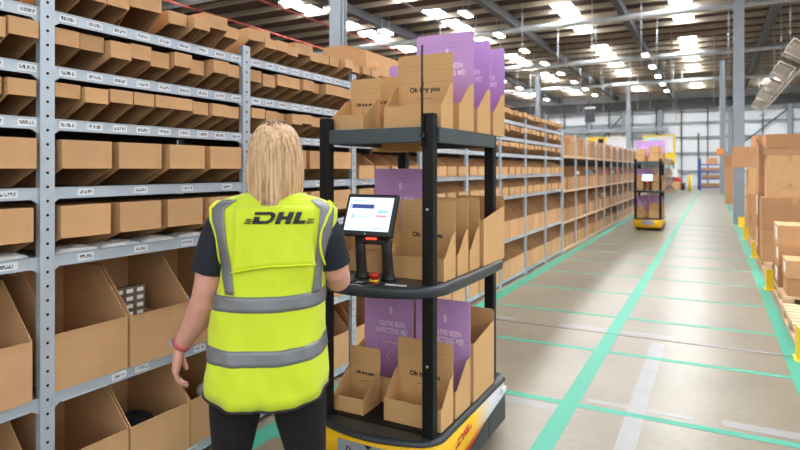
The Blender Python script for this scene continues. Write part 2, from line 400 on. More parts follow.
# lamps
first_lamp = None; ln = 0
ROWN = {-8.6: 'centre aisle', -12.9: 'second aisle', -19.4: 'far aisle', -3.2: 'robot aisle'}
def lamp_proto():
    t = empty('ceiling_lamp', (0, 0, 0))
    h = MB(); h.box((0, 0, .05), (.34, .95, .09), None, None, .03); h.build('housing', 'lampbody', t)
    d = MB(); d.box((0, 0, -.005), (.30, .9, .03), None, None, .01); d.build('diffuser', 'glow', t)
    r = MB(); r.tube([(0, -.3, .09), (0, -.3, .897)], .008, None, 6); r.tube([(0, .3, .09), (0, .3, .897)], .008, None, 6); r.build('hanger', 'steel', t)
    return t
lp = lamp_proto(); index_children(); used = False
for x, row in ROWN.items():
    for k in range(9):
        y = 17.5 + 4.1 * k + (1.2 if x == -12.9 else 0)
        if x == -3.2 and k < 4: continue
        o = lp if not used else copy_tree(lp); used = True
        o.location = (x, y, ROOF - .9)
        tag(o, 'small bright ceiling lamp, %s from the camera in the row above the %s' % (ORD[k], row), 'ceiling lamp', 'small lamps hung under the roof')
# pipes under the roof
for x, nm, m, lab in ((-17.3, 'sprinkler_pipe', 'redpipe', 'thin red sprinkler pipe under the roof, the outermost one over the shelving'),
                      (-14.3, 'sprinkler_pipe', 'redpipe', 'thin red sprinkler pipe under the roof between two skylight rows'),
                      (-9.9, 'conduit_pipe', 'silverpipe', 'silver pipe running under the roof beside the tall column')):
    tag(MB().tube([(x, 2, 7.55), (x, 56, 7.55)], .035, None, 8).build(nm, m), lab, 'pipe')
# hanging cables
cab0 = MB().tube([(0, 0, -3.2), (0, 0, 0)], .017, None, 5).build('hanging_cable', 'silverpipe')
n = 0
for x in (-11.6, -9.3, -6.9, -4.6, -2.2, .4, 2.9):
    for k in range(7):
        o = cab0 if n == 0 else cab0.copy()
        if n: COL.objects.link(o)
        n += 1
        o.location = (x + .35 * math.sin(k * 2.1 + x), 25 + 4.1 * k + .8 * math.sin(x * 3), ROOF - .002)
        o.scale = (1, 1, .55 + .5 * abs(math.sin(k * 1.7 + x)))
        tag(o, 'thin pale cable hanging from the roof in the far half of the hall', 'cable', 'thin cables hanging from the roof')
# columns
for x, y, s in ((-8.2, 12.1, .30), (-10.2, 38.5, .30), (.62, 18.4, .26), (.50, 39.5, .30), (-5.6, 47, .28)):
    c = MB(); c.box((x, y, ROOF / 2 - .3), (s, .06, ROOF - .62)); c.box((x, y + s * .5, ROOF / 2 - .3), (s, .03, ROOF - .62)); c.box((x, y - s * .5, ROOF / 2 - .3), (s, .03, ROOF - .62)); c.box((x, y, ROOF / 2 - .3), (.06, s, ROOF - .62))
    o = c.build('column', 'colgrey'); tag(o, kind='structure')

# ------------------------------------------------------------------ shelving
XF = -2.37; DEP = .52; BW = 1.14; Y0 = .27
NEAR = 9
BEAMS = [('bottom', .075), ('sixth', .588), ('fifth', 1.149), ('fourth', 1.425), ('third', 1.705), ('second', 1.921), ('top', 2.146)]
def upright(parent, y, h=2.205, wd=.058, x=0, holes=True):
    u = MB()
    u.b2((x - .018, y - wd / 2, 0), (x + .012, y + wd / 2, h), 'steel')
    if holes:
        z = .06
        while z < h - .02:
            u.cyl((x + .0122, y, z), .0062, .0012, 'hole', 8, 'x'); z += .057
    u.b2((x - .06, y - wd * .8, 0), (x + .02, y + wd * .8, .006), 'steel')
    return u.build('upright', None, parent)
def beam(parent, y0, y1, z, h=.047, m='steel'):
    b = MB()
    t = .03; g = .055
    pts = [(y0, z), (y1, z), (y1, z - h - t * .6), (y1 - g * .5, z - h), (y0 + g * .5, z - h), (y0, z - h - t * .6)]
    b.prism(pts, 'x', -.012, 0, None)
    b.prism([(y0, z - .004), (y1, z - .004), (y1, z), (y0, z)], 'x', -.03, 0.003, None)
    b.prism([(y0 + .03, z - h), (y1 - .03, z - h), (y1 - .03, z - h + .004), (y0 + .03, z - h + .004)], 'x', -.012, 0.004, None)
    return b.build('beam', m, parent)
def shelf(parent, y0, y1, z, d=DEP, m='steelshelf'):
    s = MB(); s.b2((-d, y0, z - .03), (-.012, y1, z - .003))
    k = y0 + .08
    while k < y1 - .04: s.b2((-d + .02, k - .004, z - .003), (-.03, k + .004, z)); k += .095
    return s.build('shelf_panel', m, parent)
LBL = None
def make_bay_near():
    t = empty('shelving_bay', (XF, Y0, 0))
    upright(t, 0)
    y0, y1 = .029, BW - .029
    for nm, z in BEAMS:
        b = beam(t, y0, y1, z)
        sh = shelf(t, y0 - .02, y1 + .02, z)
        global LBL
        if nm in ('top', 'second', 'third'): ys = [.09 + .122 * k for k in range(9)]; wd = .068
        elif nm in ('fourth', 'fifth'): ys = [.17 + .275 * k for k in range(4)]; wd = .068
        elif nm == 'sixth': ys = [.33, .45, .80, .90]; wd = .072
        else: ys = [.3, .75]; wd = .072
        for y in ys:
            if LBL is None:
                LBL = MB().b2((0, -.036, -.0145), (.0012, .036, .0145)).build('shelf_label', 'label', b)
                LBL['label'] = 'white printed shelf label'; o = LBL
            else:
                o = LBL.copy(); COL.objects.link(o); o.parent = b
            o.location = (.0002, y, z - .0225)
    r = MB(); r.b2((-DEP - .012, y0, .04), (-DEP - .002, y1, 2.16)); r.build('back_panel', 'gapshade', t)  # added dark sheet, paints the shade in the gaps and stops light leaks
    rp = MB(); rp.b2((-DEP - .04, -.02, 0), (-DEP + .0, .02, 2.2)); rp.build('rear_post', 'steel', t)
    for z in (.5, 1.2, 1.9):
        pass
    return t
BAYW = ['bay cut by the photo edge', 'nearest full bay', 'bay behind the woman', 'third full bay', 'fourth full bay', 'fifth full bay', 'sixth full bay', 'seventh full bay', 'last grey-beam bay']
bay = make_bay_near(); index_children()
BLAB = ['grey steel shelving bay cut off by the edge of the photo', 'grey steel shelving bay beside the woman\'s lowered arm, the nearest whole one', 'grey steel shelving bay directly behind the blonde woman\'s head',
        'grey steel shelving bay seen through the nearer robot cart', 'grey steel shelving bay, second one behind the nearer robot cart', 'grey steel shelving bay hidden mostly behind the cart\'s purple boxes',
        'grey steel shelving bay just past the rear post of the nearer cart', 'grey steel shelving bay, last but one before the wood-edged racking', 'grey steel shelving bay next to the wood-edged racking']
for k in range(NEAR):
    t = bay if k == 0 else copy_tree(bay)
    t.location = (XF, Y0 + BW * k, 0)
    tag(t, BLAB[k], 'shelving', 'steel shelving bays with printed labels')
    if k == NEAR - 1: upright(t, BW)
YE = Y0 + BW * NEAR + .06   # 10.53

# carton bins ----------------------------------------------------------
TH = .004
def bin_mesh(w, d, h, fh, run, flip=False, m='card', lip=0.0):
    """open-fronted carton: front wall FH high, sides cut back by RUN up to H. front faces +X at x=0, body towards -X, y 0..w.
    flip: stood on its open side, so the front wall hangs from the closed top"""
    def Z(z): return (h - z) if flip else z
    b = MB()
    out = [(0, 0), (0, fh), (-run, h), (-d, h), (-d, 0)]
    for y in (0, w - TH):
        b.prism([(p[0], Z(p[1])) for p in out], 'y', y, y + TH, None)
    b.b2((-TH, TH, Z(0)), (.0005, w - TH, Z(fh)))
    b.b2((-d, TH, Z(0)), (-d + TH, w - TH, Z(h)))
    b.b2((-d, TH, Z(0)), (-TH, w - TH, Z(TH)))
    # fold over lip of the front wall
    b.b2((.0005, .004, Z(fh - .004)), (.003, w - .004, Z(fh + .001)))
    return b.build('bin', m).data
def base_obj(o): COL.objects.unlink(o); return o
meshes = {}
def bm_(key, *a, **k):
    o_before = set(COL.objects)
    me = bin_mesh(*a, **k)
    for o in list(COL.objects):
        if o not in o_before: bpy.data.objects.remove(o)
    meshes[key] = me
bm_('smallA', .112, .44, .150, .062, .20, True)
bm_('smallB', .112, .44, .162, .068, .20, True)
bm_('smallC', .112, .44, .150, .058, .18, True)
bm_('midD', .228, .46, .195, .118, .17, True)
bm_('midE', .222, .46, .195, .132, .16, True)
bm_('midU', .225, .46, .215, .110, .14, False)
bm_('midUe', .225, .46, .20, .10, .14, False)
bm_('large', .344, .48, .455, .235, .205, False)
bm_('smallA2', .106, .44, .138, .056, .19, True)
bm_('smallB2', .108, .44, .150, .074, .18, True)
bm_('smallC2', .106, .44, .144, .064, .17, True)
bm_('smallU', .114, .44, .150, .085, .12, False)
SHN = {'top': 'top', 'second': 'second', 'third': 'third', 'fourth': 'fourth', 'fifth': 'fifth', 'sixth': 'sixth', 'bottom': 'bottom'}
def put(name, me, x, y, z, label, group, rz=0, rx=0, ry=0):
    o = bpy.data.objects.new(name, me); COL.objects.link(o)
    o.location = (x, y, z); o.rotation_euler = (rx, ry, rz)
    tag(o, label, 'cardboard bin' if 'bin' in name else 'box', group); return o
rnd = random.Random(3)
for k in range(NEAR):
    yb = Y0 + BW * k + .03
    where = BAYW[k]
    for nm, z in BEAMS:
        if nm in ('top', 'second', 'third'):
            key = {'top': 'smallA', 'second': 'smallB', 'third': 'smallC'}[nm]
            for j in range(9):
                y = yb + .012 + .1185 * j
                if nm == 'top' and (k, j) in ((1, 3), (1, 4), (2, 0), (2, 4), (3, 3), (4, 1), (1, 7)): continue
                x = XF + .004 + rnd.choice((0, 0, -.02, .015)) + rnd.uniform(-.012, .012); rz = R(rnd.uniform(-1.8, 1.8))
                zz = z + .001
                rx = 0
                if nm == 'top':
                    x += rnd.uniform(-.03, .02); 
                put('small_cardboard_bin', meshes[key + rnd.choice(('', '', '2'))], x, y, zz, 'small cardboard bin, %s from left, %s shelf, %s' % (ORD[j], SHN[nm], where), 'small cardboard bins on the upper shelves', rz, rx)
        elif nm in ('fourth', 'fifth'):
            for j in range(4):
                y = yb + .025 + .268 * j
                up = (k >= 3 and nm == 'fourth') or (k >= 4)
                key = ('midU' if nm == 'fifth' else 'midUe') if up else ('midD' if nm == 'fourth' else 'midE')
                if nm == 'fifth' and up: key = 'midU'
                x = XF + .02 + rnd.uniform(-.012, .012)
                put('cardboard_bin', meshes[key], x, y, z + .001 if not (nm == 'fifth' and not up) else z + .004, 'medium cardboard bin, %s from left, %s shelf, %s' % (ORD[j], SHN[nm], where), 'medium cardboard bins on the middle shelves', R(rnd.uniform(-1, 1)))
        else:
            for j in range(3):
                y = yb + .0 + .352 * j
                x = XF + .008 + rnd.uniform(-.006, .008)
                put('large_cardboard_bin', meshes['large'], x, y, z + .001, 'large open cardboard bin, %s from left, %s shelf, %s' % (ORD[j], 'lowest' if nm == 'bottom' else 'second lowest', where), 'large open cardboard bins on the lower shelves', R(rnd.uniform(-.5, .5)))
# odd, turned bins lying on the very top shelf
bm_('odd', .16, .40, .18, .07, .16, True)
for (x, y, rz, lab) in ((XF - .02, Y0 + BW + .03 + .37, R(-9), 'wider cardboard bin turned askew on the top shelf above the woman\'s lowered arm'),
                        (XF + .0, Y0 + BW + .03 + .80, R(-4), 'wider cardboard bin on the top shelf just before the upright near the woman\'s head'),
                        (XF - .02, Y0 + 2 * BW + .03 + .02, R(-10), 'wider cardboard bin on the top shelf above the woman\'s head'),
                        (XF - .03, Y0 + 2 * BW + .03 + .47, R(-7), 'wider cardboard bin on the top shelf between the woman\'s head and the cart'),
                        (XF - .02, Y0 + 3 * BW + .03 + .35, R(-6), 'wider cardboard bin on the top shelf behind the cart\'s front post')):
    put('small_cardboard_bin', meshes['odd'], x, y, 2.147, lab, 'small cardboard bins on the upper shelves', rz)
big = MB(); big.prism([(0, 0), (0, .16), (-.20, .22), (-.42, .22), (-.42, 0)], 'y', 0, .55, None)
o = big.build('flat_carton', 'card'); o.location = (XF - .10, Y0 + 3 * BW + .35, 2.30)
tag(o, 'wide flat brown carton lying over the top bins behind the cart', 'box')

# goods seen inside the large bins ----------------------------------------
yb1 = Y0 + BW + .024
cb = MB(); cb.b2((0, 0, 0), (.05, .055, .036), 'greygoods', .001); cb.b2((.0502, .01, .008), (.0508, .045, .026), 'paper')
small0 = cb.build('small_retail_carton')
n = 0
for zi in range(4):
    for yi in range(3):
        o = small0 if n == 0 else small0.copy()
        if n: COL.objects.link(o)
        n += 1
        o.location = (XF - .19, yb1 + .352 + .03 + .058 * yi, .594 + .181 + .0375 * zi)
        tag(o, 'small grey carton with white label, %s in its row, %s layer up in bin' % (ORD[yi], ORD[zi]), 'small carton', 'small grey cartons stacked in a large bin')
pad = MB().b2((-.28, 0, 0), (0, .27, .18)).build('inner_carton', 'card2'); pad.location = (XF - .04, yb1 + .352 + .02, .594)
tag(pad, 'flat brown carton under the small grey cartons in the large bin', 'box')
def blob(name, c, r, m, label, cat, seed, flat=.6):
    b = MB(); rings = []
    for i in range(1, 12):
        a = PI * i / 12
        rings.append([Vector((c[0], c[1], c[2])) + Vector((math.sin(a) * math.cos(t) * r, math.sin(a) * math.sin(t) * r, max(-.5, math.cos(a)) * r * flat)) * (1 + .28 * noisev(math.cos(t) * 1.6 + seed, math.sin(t) * 1.6, math.cos(a) * 2 + seed)) for t in [2 * PI * k / 20 for k in range(20)]])
    o = b.loft(rings[::-1], None).build(name, m); tag(o, label, cat); return o
blob('folded_garment', (XF - .16, yb1 + .752 + .17, .69), .15, 'bluecloth', 'crumpled blue cloth in the large bin behind the woman\'s arm', 'cloth', 2.0, .75)
blob('packed_pouch', (XF - .22, yb1 + .376 + .15, .175), .13, 'blackcloth', 'black soft pouch in the bottom bin under the woman\'s hand', 'pouch', 5.0, .7)
blob('packed_pouch', (XF - .13, yb1 + .376 + .27, .16), .085, 'blackcloth', 'smaller black pouch beside the other one in the bottom bin', 'pouch', 9.0, .8)
blob('wrapped_roll', (XF - .12, yb1 + .752 + .20, .26), .06, 'paper', 'white wrapped roll in the bottom bin behind the woman\'s thigh', 'roll', 12.0, .8)

def bag(x, y, z, w_, l_, seed, label):
    b = MB(); rows = []
    nu, nv = 14, 18
    def P(i, j, top):
        u = i / nu; v = j / nv
        h = .022 * (math.sin(PI * u) * math.sin(PI * v)) ** .35 * (1 + .35 * noisev(u * 5 + seed, v * 7, 1)) if top else 0
        return (-w_ * u, l_ * v, .001 + h)
    top = [[P(i, j, True) for j in range(nv + 1)] for i in range(nu + 1)]; bot = [[P(i, j, False) for j in range(nv + 1)] for i in range(nu + 1)]
    b.loft(top, None, False, False); b.loft(bot, None, False, False)
    o = b.build('plastic_bag', 'poly'); o.location = (x, y, z); tag(o, label, 'plastic bag', 'flat plastic bags under the bins'); return o
for k in range(5):
    bag(XF - .018, Y0 + BW + .05 + .21 * k, 1.149, .13, .20, k * 3.3, 'crumpled clear bag, fifth shelf of nearest full bay, %s from left' % ORD[k])
bag(XF - .018, Y0 + BW - .24, 1.149, .13, .19, 21, 'flat crumpled clear bag on the fifth shelf beside the photo edge')
# ------------------------------------------------------------------ second, wood-edged racking
F_B = [('lowest', .06), ('third', .55), ('second', 1.12), ('top', 1.755)]
def make_bay_far():
    t = empty('racking_bay', (XF, YE, 0))
    upright(t, 0, 2.18, .05, 0, False)
    for nm, z in F_B:
        b = MB(); b.b2((-.02, .025, z - .045), (.002, BW - .025, z)); b.build('beam', 'wood', t)
        s = MB(); s.b2((-.5, .02, z - .02), (-.02, BW - .02, z - .002)); s.build('shelf_panel', 'wood', t)
    MB().b2((-.56, .02, .03), (-.55, BW - .02, 1.95)).build('back_panel', 'gapshade', t)  # same added sheet, shade behind the bins put into its colour
    return t
fb = make_bay_far(); index_children()
bm_('farbin', .352, .46, .44, .23, .19, False, 'card2')
bm_('fartall', .340, .46, .40, .33, .10, False, 'card2')
bm_('fartall2', .215, .46, .36, .28, .08, False, 'card')
bm_('farmid', .225, .46, .40, .22, .15, False, 'card')
NF = 29
for k in range(NF):
    t = fb if k == 0 else copy_tree(fb)
    t.location = (XF, YE + .02 + BW * k, 0)
    tag(t, 'wood-edged racking bay of brown bins, %s one after the grey steel shelving' % ORD[k], 'racking', 'wood-edged racking bays')
    if 11 <= k <= 17: continue
    for nm, z in F_B:
        two = k > 17
        y = .03; j = 0
        while y < BW - .26:
            key = rnd.choice(['fartall', 'fartall', 'fartall2']) if nm == 'top' else rnd.choice(['farbin', 'farbin', 'farmid'])
            wd = .36 if key in ('farbin', 'fartall') else .235
            if y + wd > BW - .02: key = 'fartall2' if nm == 'top' else 'farmid'; wd = .235
            if y + wd > BW - .02: break
            put('large_cardboard_bin', meshes[key], XF + .0 + rnd.uniform(-.02, .012), YE + .02 + BW * k + y, z + .001,
                'brown bin, %s from left, %s shelf of the %s wood-edged bay' % (ORD[j], nm, ORD[k]), 'brown bins on the wood-edged racking', R(rnd.uniform(-1, 1)))
            y += wd; j += 1
# coloured packets poking out of the far bins
pk = [(0, 1.755, .2, 'bluecloth', 'blue'), (1, 1.12, .5, 'paper', 'white'), (3, 1.12, .3, 'blue', 'dark blue'), (4, .55, .4, 'paper', 'pale'), (5, 1.12, .6, 'lblue', 'pale blue'), (2, 1.12, .7, 'bluecloth', 'blue'), (6, 1.755, .3, 'paper', 'white'), (4, 1.12, .8, 'redpipe', 'red')]
for k, z, y, m, cn in pk:
    o = MB().box((0, 0, .165), (.12, .15, .33), None, None, .01).build('goods_packet', m); o.location = (XF - .10, YE + BW * k + y, z + .006); o.rotation_euler = (0, 0, .3)
    tag(o, '%s packet lying in a bin of the %s wood-edged bay' % (cn, ORD[k]), 'packet')
# ------------------------------------------------------------------ courier logo as outlines
def dhl_polys(stripes=True):
    """list of outlines in units of letter height, sheared; total width about 5.9"""
    P = []
    P += [[(-.1, .76), (1.45, .76), (1.5, 1.0), (-.1, 1.0)], [(1.45, .76), (1.62, .60), (1.98, .66), (1.86, .88), (1.5, 1.0)], [(1.62, .60), (1.52, .34), (1.78, .16), (1.96, .42), (1.98, .66)], [(1.52, .34), (1.30, .25), (1.42, 0.0), (1.78, .16)],
          [(0, 0), (1.42, 0), (1.30, .25), (.55, .25)], [(0, 0), (.55, .25), (.55, .6), (0, .6)]]
    P += [[(2.2, 0), (2.7, 0), (2.7, 1), (2.2, 1)], [(2.7, .38), (3.15, .38), (3.15, .64), (2.7, .64)], [(3.15, 0), (3.65, 0), (3.65, 1), (3.15, 1)]]
    P += [[(3.88, 0), (4.38, .28), (4.38, 1), (3.88, 1)], [(3.88, 0), (5.0, 0), (5.0, .28), (4.38, .28)]]
    if stripes:
        for a, b in ((0, .09), (.16, .25), (.32, .41)):
            P.append([(-.85 + a * .3, a), (-.15, a), (-.15, b), (-.85 + a * .3, b)])
            P.append([(5.15, a), (5.85 - a * .3, a), (5.85 - a * .3, b), (5.15, b)])
    return [[(x + .38 * y - 2.55, y - .5) for x, y in q] for q in P]
def decal(polys, fn, name, m, parent, maxlen=.02, th=.0008):
    bm = bmesh.new()
    for q in polys:
        vs = [bm.verts.new((x, y, 0)) for x, y in q]
        f = bm.faces.new(vs)
    bmesh.ops.triangulate(bm, faces=bm.faces)
    for _ in range(3):
        es = [e for e in bm.edges if e.calc_length() > maxlen]
        if not es: break
        bmesh.ops.subdivide_edges(bm, edges=es, cuts=1)
        bmesh.ops.triangulate(bm, faces=[f for f in bm.faces if len(f.verts) > 3])
    for v in bm.verts: v.co = Vector(fn(v.co.x, v.co.y))
    me = bpy.data.meshes.new(name); bm.to_mesh(me); bm.free(); me.materials.append(M[m])
    for p in me.polygons: p.use_smooth = True
    o = bpy.data.objects.new(name, me); COL.objects.link(o); o.parent = parent
    md = o.modifiers.new('thick', 'SOLIDIFY'); md.thickness = th; md.offset = 0
    return o

# ------------------------------------------------------------------ picking robot
def outline(z, hx, y0, y1, r, bulge, n=8, side=0.0):
    pts = []
    def arc(cx, cy, a0, a1):
        for i in range(n + 1):
            a = a0 + (a1 - a0) * i / n; pts.append((cx + r * math.cos(a), cy + r * math.sin(a)))
    arc(-hx + r, y0 + r, PI, 1.5 * PI)
    for i in range(1, 12): pts.append((-hx + r + (2 * hx - 2 * r) * i / 12, y0))
    arc(hx - r, y0 + r, 1.5 * PI, 2 * PI)
    for i in range(1, 10): pts.append((hx, y0 + r + (y1 - y0 - 2 * r) * i / 10))
    arc(hx - r, y1 - r, 0, .5 * PI); arc(-hx + r, y1 - r, .5 * PI, PI)
    for i in range(1, 10): pts.append((-hx, y1 - r - (y1 - y0 - 2 * r) * i / 10))
    out = []
    for x, y in pts:
        yy = y - bulge * max(0, 1 - (x / hx) ** 2) if y < y0 + r + .02 else y
        t = (y - y0) / (y1 - y0)
        xx = x * (1 + side * max(0, math.sin(PI * min(1, max(0, t)))))
        out.append((xx, yy, z))
    return out
def make_cart():
    t = empty('picking_robot_cart', (-1.40, 2.38, 0))
    b = MB()
    b.loft([outline(.05, .29, .02, .90, .07, .05), outline(.07, .31, 0, .93, .08, .07)], 'blackmetal')
    b.loft([outline(.07, .31, 0, .93, .08, .07), outline(.12, .326, -.018, .95, .08, .08), outline(.20, .334, -.03, .955, .08, .085), outline(.276, .334, -.03, .955, .08, .085)], 'wrap')
    b.build('base', None, t)
    rm = MB().loft([outline(.273, .338, -.034, .96, .08, .088), outline(.282, .342, -.038, .965, .08, .09), outline(.296, .336, -.032, .958, .08, .086), outline(.300, .325, -.022, .948, .07, .08)], None).build('bumper_rim', 'tray', t)
    MB().b2((-.30, .0, .3002), (.30, .93, .3035)).build('deck_mat', 'blackmetal', t)
    for s in (-1, 1):
        p = MB(); x = s * .334
        p.prism([(.30, .055), (.35, .10), (.62, .158), (.90, .195), (.90, .055)], 'x', x - s * .01, x + s * .005, 'tray')
        p.b2((x + s * .005, .618, .06), (x + s * .0065, .624, .157), 'hole')
        p.build('side_panel', None, t)
        h = MB(); h.box((x + s * .006, .86, .235), (.022, .07, .035), None, None, .008); h.build('side_handle', 'whitepl', t)
        st = MB()
        for (a, b_, c, d) in (((.05, .085), (.06, .072), (.56, .165), (.56, .17)), ((.12, .075), (.14, .066), (.5, .14), (.5, .146))):
            st.face([(x + s * .0015, *a), (x + s * .0015, *b_), (x + s * .0015, *c), (x + s * .0015, *d)], 'redprint')
        o = st.build('side_stripe', None, t)
        ww = .031
        decal([[(u * ww, v * ww * 1.25) for u, v in q] for q in dhl_polys()], lambda u, v, s=s, x=x: (x + s * .0015, .27 + s * u, .212 + v + u * s * .15), 'side_logo', 'redprint', t, 1)
    for sx in (-1, 1):
        for y in (.16, .78):
            MB().cyl((sx * .24, y, .04), .04, .04, None, 18, 'x').build('wheel', 'black', t)
    pl = MB(); pl.b2((-.135, -.121, .155), (.145, -.112, .252), 'plate', .002); pl.prism([(.01, .2525), (.05, .2525), (.032, .237), (.028, .237)], 'y', -.1225, -.1205, 'hole')
    po = pl.build('front_plate', None, t)
    text_mesh('D', .036, 'ink', 'plate_letter', po, Matrix.Translation((-.075, -.1222, .205)) @ FACE_Y, bold=.0008)
    for sx in (-1, 1):
        for y in (0, .81):
            h = 1.75 if y == 0 else 1.69
            p = MB().box((sx * .28, y, .30 + (h - .30) / 2), (.056, .05, h - .30), None, None, .006).build('post', 'blackmetal', t)
            if y == 0:
                for zz in (.62, 1.32): MB().cyl((sx * .28, -.0255, zz), .006, .003, None, 10, 'y').build('bolt', 'steel', p)
    # top frame
    for nm, lo, hi in (('top_rail', (-.252, -.022, 1.62), (.252, .012, 1.69)), ('top_rail', (-.252, .80, 1.62), (.252, .83, 1.69)), ('top_rail', (-.30, .025, 1.62), (-.27, .785, 1.69)), ('top_rail', (.285, .025, 1.62), (.318, .785, 1.69))):
        r = MB(); r.b2(lo, hi, None, .004)
        r.build(nm, 'rail', t)
    MB().b2((-.27, .012, 1.655), (.285, .80, 1.683)).build('top_shelf', 'rail', t)
    # tray
    tr = MB().loft([outline(.925, .318, -.02, .92, .09, .115, side=.03), outline(.93, .335, -.03, .935, .10, .13, side=.035), outline(.965, .342, -.036, .94, .10, .135, side=.035), outline(.98, .335, -.03, .935, .10, .13, side=.035), outline(.9805, .31, -.01, .91, .08, .12, side=.035)], None).build('tray', 'tray', t)
    for x, y, w_, d_, m in ((-.17, -.085, .065, .055, 'black'), (-.095, -.102, .065, .055, 'black'), (-.018, -.112, .065, .055, 'black'), (.060, -.108, .070, .055, 'black'), (.155, -.088, .10, .014, 'whitepl')):
        b = MB().box((x, y, .983), (w_, d_, .005), None, R(x * 40), .001).build('button_pad', m, t)
        if m == 'black':
            i = MB()
            if abs(x + .018) < .01: i.box((x - .008, y, .9862), (.006, .022, .001)); i.box((x + .008, y, .9862), (.006, .022, .001)); mm = 'white'
            elif x > 0: i.cyl((x, y, .9862), .012, .001); mm = 'redprint'
            else: i.cyl((x, y, .9862), .008, .001, None, 3); mm = 'white'
            i.build('button_icon', mm, b)
    e = MB(); e.cyl((.026, -.058, .986), .022, .012, 'yellowp', 24); e.cyl((.026, -.058, .996), .014, .01, 'red', 20); e.cyl((.026, -.058, 1.011), .023, .020, 'red', 24, 'z', .024); e.build('emergency_stop', None, t)
    # monitor stand: arch of two legs
    for s in (-1, 1):
        MB().loft([[(-.004 + s * .072 + x_ * w_, y_ + d_ * q_, z_) for x_, q_ in ((-1, -1), (-.6, -1.5), (.6, -1.5), (1, -1), (1, 1), (.6, 1.5), (-.6, 1.5), (-1, 1))] for z_, w_, d_, y_ in ((.9815, .036, .016, .0), (.992, .030, .012, .0), (1.02, .024, .010, -.003), (1.10, .022, .010, -.012), (1.22, .022, .010, -.022))]).build('stand_leg', 'black', t)
    MB().box((-.004, -.02, 1.172), (.15, .026, .05), None, Matrix.Rotation(R(-14), 4, 'X'), .01).build('stand_bridge', 'black', t)
    MB().box((-.004, -.036, 1.178), (.055, .008, .013), None, Matrix.Rotation(R(-14), 4, 'X')).build('led_display', 'led', t)
    # monitor
    TL = Matrix.Translation((-.006, -.042, 1.283)) @ Matrix.Rotation(R(-22), 4, 'X') @ Matrix.Rotation(R(0), 4, 'Y')
    mo = MB(); mo.box((0, 0, 0), (.272, .026, .205), None, None, .008); mo.box((0, .02, -.02), (.12, .03, .10), None, None, .006)
    mm = mo.build('monitor', 'black', t); mm.matrix_local = TL
    sc = MB().b2((-.119, -.0142, -.078), (.119, -.0134, .084)).build('screen', 'screen', mm)
    def pane(x0, x1, z0, z1, m, nm='screen_graphic'): MB().b2((x0, -.0150, z0), (x1, -.0143, z1)).build(nm, m, sc)
    pane(-.098, .022, .030, .050, 'screenblue'); pane(-.096, -.04, .064, .069, 'screenpale'); pane(-.108, -.104, .03, .05, 'screenblue')
    pane(-.093, -.072, -.018, -.004, 'screenpale'); pane(-.086, -.076, -.004, .004, 'screenpale'); pane(.045, .098, .008, .024, 'screenpale'); pane(.040, .095, -.008, -.001, 'screenred')
    pane(-.055, .03, -.002, .001, 'screenpale'); pane(-.055, .01, -.012, -.009, 'screenpale'); pane(.04, .09, -.066, -.061, 'screenpale')
    text_mesh('STATION', .014, 'white', 'screen_text', sc, Matrix.Translation((-.038, -.0152, .035)) @ FACE_Y) if False else None
    MB().cyl((0, -.0145, -.091), .003, .002, None, 10, 'y').build('monitor_mark', 'white', mm)
    # antenna
    a = MB(); a.tube([(.262, -.04, 1.60), (.262, -.04, 2.05)], .006, None, 8); a.tube([(.262, -.047, 1.83), (.272, -.052, 1.87), (.268, -.052, 1.92), (.262, -.047, 1.93)], .004, None, 6)
    a.b2((.25, -.045, 1.64), (.274, -.025, 1.66)); a.build('antenna', 'black', t)
    return t
cart = make_cart()
tag(cart, 'yellow and black three-tier robot cart with touchscreen, in front of the woman', 'robot cart', 'robot carts in the aisle')

